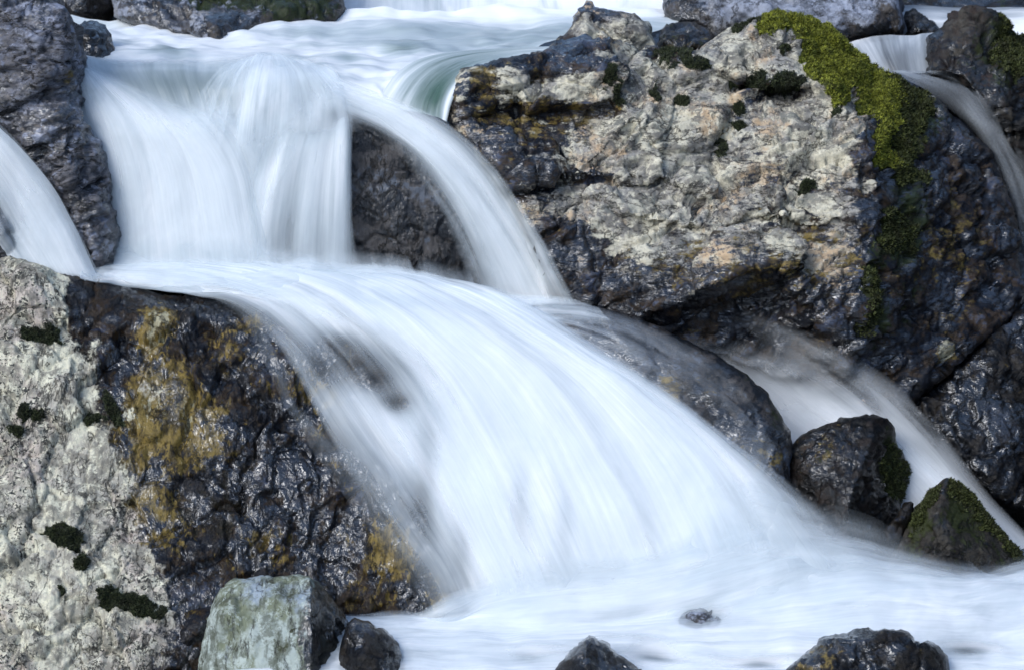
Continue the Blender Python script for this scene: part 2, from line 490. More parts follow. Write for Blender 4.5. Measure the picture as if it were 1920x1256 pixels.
    ROCKS[key] = dict(o=o, V=V, F=F, N=vnormals(V, F), p2=pp, nf=nf, front=F[(F < nf).all(1)], o0=o0,
                      bvh=BVHTree.FromPolygons(V.tolist(), F.tolist()))
    return o

# ------------------------------------------------------------------ moss builder
def inpoly(x, y, poly):
    c = np.zeros(len(x), bool)
    for i in range(len(poly)):
        (ax, ay), (bx, by) = poly[i], poly[(i + 1) % len(poly)]
        k = ((ay > y) != (by > y))
        c ^= k & (x < (bx - ax) * (y - ay) / ((by - ay) or 1e-9) + ax)
    return c

def moss(key, name, mat, region, n, size, lift, seed=1, label=None, edge=20.0, lump=(.011, 18.0), spread=1.0):
    """A cushion grown over part of a rock, covered in small leafy sprigs. region: polygon or (x, y, rx, ry[, angle])."""
    k = ROCKS[key]; F = k['front']; rs = np.random.RandomState(seed)
    p2 = k['p2']
    x, y = p2[:, 0], p2[:, 1]
    nz = fbm(np.c_[x / 22.0, y / 22.0, np.full(len(x), seed * 1.7)], 3, seed) + .55 * fbm(np.c_[x / 7.0, y / 7.0, np.full(len(x), seed * 2.3)], 2, seed + 1)
    if isinstance(region[0], (tuple, list)):
        d = np.full(len(x), 1e9)
        for i in range(len(region)):
            a = np.array(region[i], float); b = np.array(region[(i + 1) % len(region)], float)
            u = np.clip(((x - a[0]) * (b - a)[0] + (y - a[1]) * (b - a)[1]) / ((b - a) ** 2).sum(), 0, 1)
            d = np.minimum(d, np.hypot(x - a[0] - u * (b - a)[0], y - a[1] - u * (b - a)[1]))
        sdf = np.where(inpoly(x, y, region), d, -d) + nz * 18 + 4
    else:
        cx, cy, rx, ry = region[:4]; an = R(region[4]) if len(region) > 4 else 0
        u = (x - cx) * math.cos(an) + (y - cy) * math.sin(an); v = -(x - cx) * math.sin(an) + (y - cy) * math.cos(an)
        sdf = (1 - np.hypot(u / rx, v / ry)) * min(rx, ry) + nz * 13 + 1
    sel = (sdf[F] > 0).all(1)
    if sel.sum() < 3:
        return None
    f = F[sel]; ids, inv = np.unique(f, return_inverse=True); f = inv.reshape(f.shape)
    V = k['V'][ids]; N = k['N'][ids]
    h = lift * np.sqrt(np.clip(sdf[ids] / edge, 0, 1))
    h = h * (.65 + .5 * fbm(V * lump[1], 3, seed + 4)) + lump[0] * fbm(V * lump[1] * 1.7, 2, seed + 6) * np.clip(sdf[ids] / edge, 0, 1)
    B = V + N * (h - .004)[:, None]
    NB = vnormals(B, f)
    ar = np.linalg.norm(np.cross(B[f[:, 1]] - B[f[:, 0]], B[f[:, 2]] - B[f[:, 0]]), axis=1)
    wt = ar * np.clip(sdf[ids][f].mean(1) / edge, .04, 1); pick = rs.choice(len(f), n, p=wt / wt.sum())
    r1, r2 = rs.rand(n), rs.rand(n); sq = np.sqrt(r1)
    bw = np.stack([1 - sq, sq * (1 - r2), sq * r2], 1)
    pos = (B[f[pick]] * bw[:, :, None]).sum(1)
    nn = (NB[f[pick]] * bw[:, :, None]).sum(1); nn += rs.normal(size=nn.shape) * .3; nn[:, 2] += .3
    nn /= np.linalg.norm(nn, axis=1)[:, None]
    t1 = np.cross(nn, rs.normal(size=nn.shape)); t1 /= np.linalg.norm(t1, axis=1)[:, None]
    t2 = np.cross(nn, t1)
    vs, fs, var = [B], [f], [np.full(len(B), .12)]
    off = len(B); K = 4
    sz = size * rs.uniform(.6, 1.4, n); vr = np.clip(rs.normal(.5, .28, n), 0, 1)
    for j in range(K):
        an = j * 2 * math.pi / K + rs.rand(n) * 1.2
        dr = t1 * np.cos(an)[:, None] + t2 * np.sin(an)[:, None]
        sd_ = np.cross(nn, dr)
        el = rs.uniform(.3, 1.1, n)
        dir_ = dr * np.cos(el)[:, None] + nn * np.sin(el)[:, None]
        a = pos + nn * (sz * .15)[:, None]
        m1 = a + dir_ * (sz * .5)[:, None] + sd_ * (sz * .2)[:, None]
        m2 = a + dir_ * (sz * .5)[:, None] - sd_ * (sz * .2)[:, None]
        tip = a + dir_ * sz[:, None] + nn * (sz * .12)[:, None]
        vs.append(np.stack([a, m1, tip, m2], 1).reshape(-1, 3))
        b = off + np.arange(n) * 4
        fs += [np.stack([b, b + 1, b + 2], 1), np.stack([b, b + 2, b + 3], 1)]
        var.append(np.repeat(vr, 4)); off += 4 * n
    V = np.concatenate(vs)
    o = mesh_obj(name, V, np.concatenate(fs), mat, attrs=dict(var=np.concatenate(var)), origin=None)
    o.parent = k['o']; o.location = -Vector(k['o0'])
    if label: o['label'] = label
    return o

# ------------------------------------------------------------------ water builder
def catmull(A, m):
    """Resample rows of A (n, ...) to m rows on a Catmull-Rom curve."""
    n = len(A); t = np.linspace(0, n - 1, m); i = np.clip(np.floor(t).astype(int), 0, n - 2); u = t - i
    g = lambda k: A[np.clip(k, 0, n - 1)]
    sh = (-1,) + (1,) * (A.ndim - 1); u = u.reshape(sh)
    a, b, c, d = g(i - 1), g(i), g(i + 1), g(i + 2)
    return .5 * (2 * b + (c - a) * u + (2 * a - 5 * b + 4 * c - d) * u ** 2 + (3 * b - a - 3 * c + d) * u ** 3)

def water(name, label, mat, lines, nu=60, nv=110, layers=((0.0, 1.0),), ripple=(.012, 8.0, 1.0), snap=(), off=.02, stick=False, seed=1,
          smooth=2, splats=(), bumps=(), lifts=(), cut=.07, kind='structure', cat='water'):
    """lines: streamlines across the flow, each a list of (px, py, Y, foam density[, clear body]) from upstream to downstream."""
    A = np.array([[tuple(q) + (0.0,) * (5 - len(q)) for q in l] for l in lines], float)
    A = catmull(A, nu)
    A = np.swapaxes(catmull(np.swapaxes(A, 0, 1), nv), 0, 1)          # (nu, nv, 5)
    px, py, Yv = A[..., 0], A[..., 1], A[..., 2]
    den, body = np.clip(A[..., 3], 0, 1), np.clip(A[..., 4], 0, 1)
    for it in splats:
        x, y, r, val = it[:4]; ry = it[4] if len(it) > 4 else r
        g = np.exp(-((px - x) / r) ** 2 - ((py - y) / ry) ** 2)
        den = den * (1 - g) + val * g
        if len(it) > 5: body = body * (1 - g) + it[5] * g
    lf = 0
    for x, y, rx, ry, dy in lifts:
        lf = lf + dy * np.exp(-((px - x) / rx) ** 2 - ((py - y) / ry) ** 2)
    py = py + lf
    for x, y, rx, ry, dy in bumps:
        Yv = Yv + dy * np.exp(-((px - x) / rx) ** 2 - ((py - y) / ry) ** 2)
    V = P(px, py, Yv)
    if snap:
        for i in range(nu):
            for j in range(nv):
                d = Vector(V[i, j] - CAM); L = d.length; d.normalize()
                hit = None
                for s in snap:
                    h = ROCKS[s]['bvh'].ray_cast(Vector(CAM), d, 40)
                    if h[0] is not None and (hit is None or h[3] < hit): hit = h[3]
                if hit is not None and abs(hit - L) < .5:
                    L2 = hit - off if stick else min(L, hit - off)
                    V[i, j] = CAM + np.array(d) * L2
    for _ in range(smooth):
        W = V.copy()
        W[1:-1, 1:-1] = .4 * V[1:-1, 1:-1] + .15 * (V[2:, 1:-1] + V[:-2, 1:-1] + V[1:-1, 2:] + V[1:-1, :-2])
        V = W
    du = np.linalg.norm(np.diff(V, axis=0), axis=2).mean(1); dv = np.linalg.norm(np.diff(V, axis=1), axis=2).mean(0)
    U = np.r_[0, np.cumsum(du)]; T = np.r_[0, np.cumsum(dv)]
    UV = np.stack(np.meshgrid(U, T, indexing='ij'), -1)
    tu = np.gradient(V, axis=0); tv = np.gradient(V, axis=1)
    N = np.cross(tu, tv); N /= np.linalg.norm(N, axis=2)[..., None] + 1e-12
    N *= np.where(((N * (CAM - V)).sum(2) < 0), -1, 1)[..., None]
    vs, fs, at, uvs = [], [], dict(dens=[], body=[], lay=[]), []
    base = 0
    for li, (lo, ls) in enumerate(layers):
        q = np.stack([UV[..., 0] * ripple[1], UV[..., 1] * ripple[2], np.full(UV.shape[:2], seed * 3.1 + li * 5)], -1).reshape(-1, 3)
        h = ripple[0] * fbm(q, 3, seed + li * 3)
        q2 = (V.reshape(-1, 3)) * 5
        h = h + ripple[0] * .8 * fbm(q2, 2, seed + 11 + li)
        vv = V.reshape(-1, 3) + N.reshape(-1, 3) * (lo + h)[:, None]
        idx = np.arange(nu * nv).reshape(nu, nv)
        f = np.stack([idx[:-1, :-1], idx[1:, :-1], idx[1:, 1:], idx[:-1, 1:]], -1).reshape(-1, 4)
        dn = (den ** (1 if li == 0 else 2.2) * ls).ravel(); bd = (body if li == 0 else body * 0).ravel()
        f = f[np.maximum(dn, bd)[f].max(1) > cut]
        vs.append(vv); fs.append(f + base); base += len(vv)
        at['dens'].append(dn); at['body'].append(bd); at['lay'].append(np.full(len(vv), li + seed * .37)); uvs.append(UV.reshape(-1, 2))
    V2 = np.concatenate(vs); F2 = np.concatenate(fs)
    ids, inv = np.unique(F2, return_inverse=True)
    o = mesh_obj(name, V2[ids], inv.reshape(F2.shape), mat, attrs={k: np.concatenate(v)[ids] for k, v in at.items()}, uv=np.concatenate(uvs)[ids])
    tag(o, label, cat, None, kind)
    return o

# ------------------------------------------------------------------ terrain
def terrain():
    xs = np.concatenate([np.linspace(-60, -5, 30), np.linspace(-4.8, 4.8, 110), np.linspace(5, 60, 30)])
    ys = np.concatenate([np.linspace(-60, -4, 30), np.linspace(-3.8, 6, 120), np.linspace(6.3, 80, 40)])
    X, Yg = np.meshgrid(xs, ys, indexing='ij')
    Z = np.interp(Yg, [-60, -9, -3, -.6, 0, .5, .95, 1.25, 1.55, 3.3, 4.0, 8, 80], [-4, -1.2, -.7, -.5, -.45, -.3, .0, .2, .6, 1.2, 1.45, 3.0, 22])
    Z = Z - .8 * np.clip((X - 1.3) / .8, 0, 1) * np.clip((4.2 - Yg) / 1.0, 0, 1) * np.clip((Yg - .6) / .5, 0, 1)
    Z = Z + np.clip(X - 3.6, 0, 6) * 1.1 + np.clip(X - 9.6, 0, 99) * .4 + np.clip(-X - 4.2, 0, 6) * .9 + np.clip(-X - 10.2, 0, 99) * .3  # unseen banks raised on both sides to cut off low sky light
    Z = Z + np.clip(-Yg - 14, 0, 10) * .9 * np.clip((X + 6) / 4, 0, 1)  # unseen rise behind the camera, added to block horizon light
    q = np.stack([X, Yg, Z], -1).reshape(-1, 3)
    Z = Z + (fbm(q * 1.3, 4, 3) * .12 + fbm(q * .2, 2, 5) * .5 * np.clip((np.hypot(X, Yg).ravel() - 6) / 6, 0, 1)).reshape(Z.shape)
    V = np.stack([X, Yg, Z], -1).reshape(-1, 3)
    a, b = X.shape; idx = np.arange(a * b).reshape(a, b)
    F = np.stack([idx[:-1, :-1], idx[1:, :-1], idx[1:, 1:], idx[:-1, 1:]], -1).reshape(-1, 4)
    o = mesh_obj('terrain', V, F, M_DARK, attrs=dict(wet=np.full(len(V), .7), tint=np.zeros(len(V)), algae=np.full(len(V), .35)))
    tag(o, kind='structure')
terrain()

YS = lambda py: float(np.interp(py, [430, 470, 505, 545, 600, 700, 800, 900, 1000, 1100, 1180, 1260], [1.10, 1.085, 1.06, .85, .62, .42, .25, .08, -.08, -.22, -.33, -.44]))
YF = lambda py: float(np.interp(py, [100, 125, 150, 190, 250, 350, 450, 520, 580], [1.7, 1.5, 1.4, 1.34, 1.26, 1.19, 1.13, 1.09, 1.05]))

# ------------------------------------------------------------------ boulders
rock('pillar', 'boulder', 'tall grey wrinkled boulder at the left edge, wet, between two falls', M_SLATE,
     [(-90, -70, 1.5), (88, -70, 1.5), (92, 3, 1.35), (118, 11, 1.3), (134, 34, 1.27), (140, 70, 1.25), (137, 95, 1.23), (142, 150, 1.2), (150, 190, 1.17), (157, 226, 1.15),
      (168, 232, 1.15), (176, 255, 1.13), (189, 263, 1.12), (192, 300, 1.1), (203, 335, 1.08), (207, 360, 1.06), (206, 382, 1.05), (222, 432, 1.03), (218, 480, 1.0), (206, 505, .98),
      (190, 520, .97), (176, 520, .97), (160, 480, 1.0), (130, 420, 1.02), (100, 360, 1.05), (60, 305, 1.07), (30, 270, 1.1), (0, 245, 1.12), (-90, 200, 1.2)],
     pts=[(50, 60, 1.17), (110, 110, 1.12), (60, 180, 1.08), (125, 230, 1.04), (120, 320, .99), (160, 400, .96), (0, 120, 1.15), (60, 250, 1.04), (180, 470, .94)],
     spacing=3.6, rot=(0, R(15), 0), stretch=(.8, 1, 1.9), chip=(.028, 6.5), mid=(.018, 14), ridge=(.016, 12), fine=(.003, 60),
     wet=(.62, ((120, 460, 60, 1.0), (200, 440, 25, 1.0), (60, 100, 60, .45))), tint=(.05, ((120, 145, 16, .6), (105, 200, 22, .4), (50, 225, 14, .5))), seed=2)

rock('back_dark', 'rock', 'black rock at the top left, behind the wrinkled boulder', M_DARK,
     [(80, -80, 3.5), (95, 10, 3.3), (140, 48, 3.2), (172, 38, 3.2), (207, 16, 3.3), (222, -10, 3.4), (225, -80, 3.6)], pts=[(150, 0, 3.2)], spacing=7, seed=3, cat='rock')

rock('small_dark', 'rock', 'small dark wet rock beside the top of the wrinkled boulder, foam around it', M_DARK,
     [(118, 60, 2.2), (140, 51, 2.25), (165, 50, 2.25), (184, 53, 2.25), (196, 66, 2.2), (206, 88, 2.15), (217, 108, 2.1), (214, 130, 2.05), (118, 130, 2.05)],
     pts=[(165, 66, 2.12), (175, 90, 2.08)], spacing=4, chip=(.02, 9), wet=(1, ()), big=(.008, 4), seed=4, cat='rock')

rock('flat', 'boulder', 'low long grey boulder along the top left, moss brown on its right end', M_GREY,
     [(205, -70, 3.3), (212, 0, 3.0), (216, 30, 2.95), (240, 40, 2.9), (290, 46, 2.8), (322, 60, 2.7), (355, 62, 2.68), (385, 76, 2.58), (412, 80, 2.55), (440, 64, 2.65), (485, 50, 2.8),
      (560, 45, 2.95), (628, 40, 3.05), (640, 18, 3.1), (642, -70, 3.5)], pts=[(300, 20, 2.85), (400, 40, 2.65), (500, 25, 2.9), (330, 0, 3.0), (450, 0, 3.0), (580, 10, 3.05)],
     spacing=4.5, chip=(.03, 5), wet=(.45, ((300, 30, 40, .7), (600, 20, 60, .8), (430, 65, 30, .9))), tint=(.0, ((520, 5, 60, .3),)), algae=(0, ((560, 18, 60, .75, 22), (380, 2, 40, .8, 12), (480, 0, 60, .8, 12))), seed=5)

rock('fall_slab', 'boulder', 'dark smooth slab in the middle of the upper fall, veils of water on both sides', M_FALL,
     [(470, 600, YF(580) + .10), (500, 420, YF(420) + .09), (540, 290, YF(290) + .09), (580, 235, YF(235) + .09), (620, 200, YF(200) + .09), (660, 190, YF(190) + .07), (700, 200, YF(200) + .07), (745, 228, YF(228) + .07), (785, 255, YF(255) + .06), (815, 285, YF(285) + .06),
      (850, 330, YF(330) + .06), (885, 400, YF(400) + .06), (905, 480, YF(480) + .06), (920, 600, YF(580) + .1)],
     pts=[(650, 300, YF(300) + .055), (720, 290, YF(290) + .05), (650, 450, YF(450) + .055), (760, 400, YF(400) + .045), (820, 480, YF(480) + .05), (740, 520, YF(520) + .05)],
     spacing=4, roll=(26, .04), chip=(.014, 7), mid=(.010, 12), fine=(.003, 60), big=(.02, 3), wet=(1, ()), tint=(0, ((690, 390, 8, .5),)), seed=6)

rock('shelf', 'streambed', 'rock shelf drowned under the upper fall', M_FALL,
     [(120, 160, 1.75), (160, 130, 1.75), (300, 128, 1.72), (440, 125, 1.7), (520, 108, 1.68), (580, 125, 1.66), (640, 170, 1.6), (680, 200, 1.55), (680, 330, 1.5), (560, 600, 1.35), (200, 600, 1.35), (120, 300, 1.55)],
     pts=[(300, 200, 1.5), (400, 320, 1.42), (350, 480, 1.3), (550, 220, 1.5)], spacing=9, chip=(.02, 5), seed=7)['kind'] = 'structure'

YLf = [(-120, 465, .95), (-20, 488, .83), (0, 484, .80), (20, 479, .78), (48, 486, .76), (80, 499, .75), (105, 514, .77), (150, 515, .82), (200, 529, .86), (260, 543, .86), (330, 551, .85), (390, 557, .83),
       (450, 562, .83), (520, 572, .80), (600, 603, .70), (690, 660, .58), (770, 735, .44), (840, 840, .26), (905, 960, .06), (945, 1060, -.1), (975, 1200, -.3), (900, 1300, -.4), (600, 1340, -.45), (-120, 1400, -.8)]
rock('left', 'boulder', 'huge lower left boulder, pale lichen on one side and wet ochre brown on the other', M_LEFT, YLf,
     pts=[(0, 600, .55), (-60, 700, .4), (60, 700, .38), (20, 850, .12), (130, 860, .13), (0, 1050, -.22), (140, 1030, -.2), (60, 1200, -.5), (220, 1200, -.45), (60, 560, .6),
          (160, 570, .70), (260, 590, .67), (350, 600, .66), (430, 590, .72), (300, 680, .48), (400, 680, .46), (500, 660, .52), (300, 790, .27), (420, 800, .24), (540, 780, .32), (620, 780, .36),
          (320, 930, .05), (460, 920, .05), (600, 920, .12), (720, 900, .16), (280, 1060, -.17), (420, 1040, -.13), (560, 1040, -.05), (700, 1040, -.02), (820, 1040, -.03), (760, 1140, -.2), (500, 1160, -.27), (640, 1160, -.22), (860, 1120, -.17),
          (600, 690, .52), (700, 790, .36), (780, 900, .16)],
     ridges=[[(100, 530, .71), (125, 600, .62), (165, 690, .46), (200, 770, .30), (222, 830, .19), (205, 900, .08), (190, 960, -.02), (240, 1050, -.16), (300, 1130, -.3), (330, 1250, -.5)]],
     spacing=3.9, roll=(40, .06), smooth=5, chip=(.030, 4.5), mid=(.012, 11), ridge=(.005, 16), fine=(.0035, 55), big=(.03, 2), rot=(0, R(-20), 0), stretch=(1.2, 1, .8),
     wet=(.85, ((0, 560, 90, -.2), (60, 640, 70, -.2), (40, 760, 110, -.2), (110, 740, 60, -.15), (100, 860, 90, -.2), (60, 1000, 110, -.2), (170, 960, 50, -.1), (80, 1160, 130, -.2), (200, 1090, 60, -.1), (180, 1220, 60, -.1), (240, 1170, 50, .1),
                (300, 740, 50, .55), (150, 600, 22, 1.2, 60), (200, 730, 22, 1.1, 50), (230, 830, 22, 1.0), (400, 950, 80, 1.4), (350, 680, 60, 1.2), (560, 900, 120, 1.3), (190, 560, 40, 1.2))),
     tint=(.2, ((300, 600, 22, 1.05), (285, 640, 22, 1.0), (300, 740, 40, .9), (345, 790, 46, 1.0), (380, 850, 40, .8), (270, 800, 36, .7), (290, 870, 60, .6), (420, 830, 40, .5), (330, 980, 50, .6), (390, 930, 40, -.1), (460, 900, 50, -.1), (560, 960, 50, .0), (640, 1000, 30, .45), (250, 950, 50, .8), (480, 1000, 60, .55), (560, 690, 60, .35), (590, 740, 40, .5), (620, 860, 50, .3), (735, 1040, 34, .8, 46), (700, 1110, 40, .4), (450, 640, 40, .5), (830, 1110, 30, .5), (400, 1130, 60, .2), (400, 1000, 40, .2), (520, 900, 60, .15))),
     algae=(0, ((30, 520, 40, .2), (430, 580, 50, .6, 16), (390, 690, 40, .45), (400, 950, 60, .6), (450, 890, 60, .5), (540, 1000, 60, .4), (560, 860, 60, .4), (165, 690, 18, .5, 60), (222, 830, 20, .5), (640, 1100, 40, .5), (310, 1180, 40, .5))), seed=8)  # algae mask: near-black patches, mostly on the wet half and along the crack

rock('big', 'boulder', 'largest boulder, cream lichen face with bright green moss along its crest', M_CREAM,
     [(848, 200, 1.42), (856, 160, 1.5), (866, 133, 1.6), (900, 118, 1.7), (960, 107, 1.75), (1000, 95, 1.8), (1040, 76, 1.85), (1100, 64, 1.9), (1126, 60, 1.9), (1160, 72, 1.9), (1205, 90, 1.95), (1240, 96, 2.0), (1280, 92, 2.05), (1312, 100, 2.05), (1330, 78, 2.05), (1385, 45, 2.1), (1430, 28, 2.1), (1455, 20, 2.1),
      (1500, 26, 2.1), (1545, 44, 2.1), (1578, 70, 2.1), (1620, 98, 2.1), (1660, 138, 2.1), (1700, 168, 2.15), (1735, 178, 2.2), (1765, 190, 2.15), (1805, 230, 2.1), (1845, 275, 2.0), (1872, 312, 1.95), (1892, 360, 1.88), (1906, 420, 1.8), (1915, 490, 1.7), (1922, 560, 1.55),
      (1890, 600, 1.3), (1810, 668, 1.05), (1725, 742, .88), (1690, 775, .85), (1600, 760, .82), (1500, 725, .85), (1370, 680, .88), (1240, 640, .85), (1150, 600, .82), (1075, 578, .82), (1045, 540, .9), (1005, 465, 1.0), (955, 375, 1.12), (895, 290, 1.25), (852, 230, 1.36)],
     pts=[(1000, 130, 1.6), (1100, 110, 1.7), (950, 170, 1.48), (1000, 210, 1.45), (1100, 190, 1.52), (1200, 150, 1.72), (1180, 240, 1.45), (1280, 170, 1.68), (960, 260, 1.32), (1050, 290, 1.28), (1000, 350, 1.17), (1120, 350, 1.2), (1250, 300, 1.36), (1350, 230, 1.52), (1200, 420, 1.06), (1300, 380, 1.18),
          (1080, 450, 1.02), (1400, 330, 1.3), (1380, 160, 1.75), (1430, 100, 1.83), (1390, 80, 1.95), (1480, 90, 1.85), (1430, 210, 1.58), (1480, 230, 1.5), (1550, 110, 1.9), (1130, 540, .86), (1300, 470, .98), (1480, 370, 1.16), (1550, 300, 1.3), (1600, 400, 1.08),
          (1300, 620, .92), (1360, 580, .97), (1430, 560, 1.0), (1470, 620, .98), (1400, 650, .93), (1520, 680, .9), (1700, 300, 1.62), (1760, 260, 1.9), (1780, 380, 1.6), (1720, 420, 1.38), (1840, 400, 1.72), (1700, 560, 1.1), (1800, 520, 1.38), (1860, 540, 1.45), (1700, 660, .95), (1650, 640, .92), (1760, 620, 1.12), (1880, 500, 1.6)],
     ridges=[[(1440, 30, 2.0), (1475, 75, 1.86), (1505, 130, 1.74), (1560, 165, 1.62), (1590, 215, 1.5), (1630, 270, 1.36), (1655, 330, 1.25), (1650, 400, 1.12), (1638, 460, 1.0), (1625, 540, .88), (1600, 630, .78)],
             [(1200, 592, .76), (1240, 572, .76), (1290, 553, .75), (1340, 532, .75), (1400, 505, .78), (1468, 488, .80), (1490, 520, .79), (1530, 580, .78), (1575, 632, .76), (1600, 640, .77)],
             [(1215, 606, .88), (1260, 590, .9), (1340, 562, .95), (1410, 530, .97), (1455, 520, .96), (1480, 560, .93), (1530, 630, .9)],
             [(1510, 512, .86), (1560, 492, .92), (1620, 470, .97)],
             [(1398, 142, 1.70), (1450, 152, 1.65), (1500, 150, 1.65)], [(1390, 164, 1.86), (1440, 172, 1.84), (1492, 171, 1.82)], [(1478, 200, 1.66), (1520, 176, 1.64), (1552, 178, 1.61)],
             [(1262, 125, 1.78), (1312, 112, 1.76), (1372, 128, 1.72), (1392, 150, 1.70)], [(1236, 122, 1.92), (1300, 103, 1.97), (1342, 103, 1.95)],
             [(905, 132, 1.60), (1000, 130, 1.56), (1110, 126, 1.60)], [(930, 190, 1.48), (1010, 196, 1.46), (1110, 196, 1.49)], [(936, 210, 1.53), (1010, 213, 1.53), (1112, 211, 1.56)], [(1000, 326, 1.17), (1080, 330, 1.19), (1150, 336, 1.22)], [(1000, 338, 1.24), (1080, 344, 1.27), (1150, 350, 1.28)],
             [(1190, 215, 1.44), (1120, 280, 1.28), (1060, 330, 1.17), (1010, 380, 1.08)], [(1390, 180, 1.66), (1372, 240, 1.56), (1350, 300, 1.42), (1340, 350, 1.32)], [(1376, 182, 1.72), (1358, 240, 1.61), (1338, 300, 1.46)],
             [(1170, 400, 1.06), (1300, 420, 1.06), (1420, 400, 1.10), (1540, 420, 1.06)], [(1165, 409, 1.09), (1300, 431, 1.10), (1420, 411, 1.14), (1540, 430, 1.09)],
             [(1230, 330, 1.26), (1300, 350, 1.24), (1360, 400, 1.16)], [(1226, 338, 1.30), (1296, 360, 1.28), (1352, 408, 1.18)],
             [(1145, 70, 1.82), (1150, 140, 1.62), (1165, 185, 1.5), (1190, 205, 1.48)]],
     spacing=3.8, roll=(26, .05), smooth=2, chip=(.042, 3.8), mid=(.012, 11), ridge=(.008, 12), fine=(.0035, 55), big=(.02, 2), rot=(0, R(28), R(15)), stretch=(.7, 1, 1.6),
     wet=(.08, ((1010, 127, 110, 1.0, 9), (1040, 205, 90, 1.0, 10), (1090, 335, 70, .9, 8), (1500, 340, 60, .6, 12), (1250, 520, 120, .7, 26), (1500, 430, 70, .65, 16), (1000, 110, 70, .95, 26), (1090, 85, 50, .9, 20), (900, 200, 40, .8, 50), (940, 290, 60, .85, 50), (1020, 250, 60, .75, 40), (1000, 330, 40, .8), (1060, 480, 60, .95, 60), (1100, 540, 80, 1.1, 40), (1200, 560, 80, .9, 40), (1250, 100, 40, .9, 20), (1300, 540, 60, .6, 30), (1440, 300, 50, .45), (1420, 390, 90, .45, 30), (1330, 470, 70, .45, 25), (1250, 480, 50, .4),
                (1440, 165, 50, .8, 22), (1390, 220, 30, .6), (1330, 600, 120, 1.3, 60), (1430, 570, 80, 1.3, 60), (1500, 680, 120, 1.3, 60), (1560, 560, 40, .6), (1590, 620, 40, .9), (1700, 300, 60, 1.2), (1780, 330, 100, 1.4), (1720, 450, 70, 1.4), (1800, 520, 120, 1.5), (1700, 640, 90, 1.4), (1680, 400, 22, 1.1, 80), (1660, 560, 40, 1.3, 90), (1860, 430, 80, 1.4), (1640, 340, 16, -.1), (1690, 400, 14, .0))),
     tint=(.2, ((960, 200, 60, .5), (1100, 230, 50, .45), (900, 150, 20, .7), (1300, 500, 100, .5, 30), (1450, 470, 60, .5), (1760, 450, 60, .45), (1790, 580, 20, .5), (1772, 660, 11, 2.2), (1550, 480, 60, .5), (1650, 640, 60, .25))),
     algae=(0, ((1700, 400, 30, .7, 60), (1690, 470, 28, .75), (1720, 230, 40, .7), (1700, 560, 30, .5, 60), (1640, 560, 14, .7, 80), (1780, 210, 40, .5, 20), (1650, 470, 16, .55))), seed=9, thick=.6)

rock('small_cream', 'boulder', 'small pale boulder with a dark pointed top, behind the crest of the largest boulder', M_CREAM,
     [(1030, 100, 2.25), (1045, 72, 2.3), (1062, 55, 2.35), (1078, 30, 2.4), (1086, 15, 2.4), (1100, 13, 2.4), (1150, 20, 2.42), (1188, 28, 2.42), (1212, 48, 2.4), (1226, 80, 2.35), (1240, 110, 2.3), (1200, 130, 2.25), (1040, 130, 2.2)],
     pts=[(1100, 50, 2.3), (1150, 60, 2.28), (1190, 80, 2.25), (1080, 80, 2.22)], ridges=[[(1086, 22, 2.37), (1120, 40, 2.3), (1175, 42, 2.33), (1205, 52, 2.36)]], spacing=4.2, chip=(.035, 5.5), wet=(.2, ((1120, 20, 60, .7, 12), (1060, 80, 20, .7))), seed=10)

rock('wedge_a', 'rock', 'flat topped grey stone wedged under the grey boulder at the top', M_GREY,
     [(1238, 60, 2.75), (1250, 44, 2.8), (1300, 40, 2.8), (1330, 58, 2.75), (1338, 74, 2.7), (1240, 78, 2.65)], pts=[(1290, 60, 2.65)], spacing=4, wet=(.9, ()), algae=(.4, ()), big=(.008, 4), seed=11, cat='rock')
rock('wedge_b', 'rock', 'olive brown stone below the flat topped grey stone', M_BROWN,
     [(1232, 112, 2.5), (1242, 72, 2.6), (1262, 65, 2.6), (1310, 63, 2.6), (1333, 74, 2.58), (1335, 112, 2.5)], pts=[(1285, 85, 2.45)], spacing=4, wet=(.8, ()), tint=(.35, ()), algae=(.4, ()), big=(.008, 4), seed=12, cat='rock')

rock('grey_top', 'boulder', 'broad smooth blue grey boulder at the top, behind the moss', M_GREY,
     [(1236, -70, 3.3), (1240, 18, 3.05), (1262, 38, 2.95), (1300, 47, 2.9), (1345, 70, 2.85), (1420, 100, 2.75), (1560, 100, 2.75), (1605, 73, 2.8), (1650, 70, 2.8), (1684, 62, 2.82), (1692, 45, 2.85), (1686, 20, 2.95), (1684, -5, 3.05), (1676, -70, 3.4)],
     pts=[(1350, 20, 2.85), (1480, 30, 2.75), (1580, 20, 2.8), (1400, -20, 3.0), (1560, 60, 2.72), (1640, 45, 2.76)], ridges=[[(1290, 20, 2.95), (1420, 8, 2.86), (1560, 5, 2.86), (1670, 12, 2.9)]],
     spacing=4.6, chip=(.03, 3.5), wet=(.28, ((1620, 68, 60, .95, 12), (1660, 40, 14, .8), (1270, 40, 40, .9))), seed=13)
rock('split_stone', 'rock', 'small split stone in the thin fall right of the blue grey boulder', M_DARK,
     [(1686, 66, 3.0), (1694, 40, 3.05), (1700, 22, 3.1), (1714, 16, 3.1), (1732, 28, 3.08), (1756, 42, 3.05), (1768, 56, 3.0), (1745, 72, 2.95), (1700, 75, 2.95)], pts=[(1722, 48, 2.95)], spacing=3.6, chip=(.025, 9), wet=(.6, ()), algae=(.35, ()), big=(.008, 4), seed=14, cat='rock')
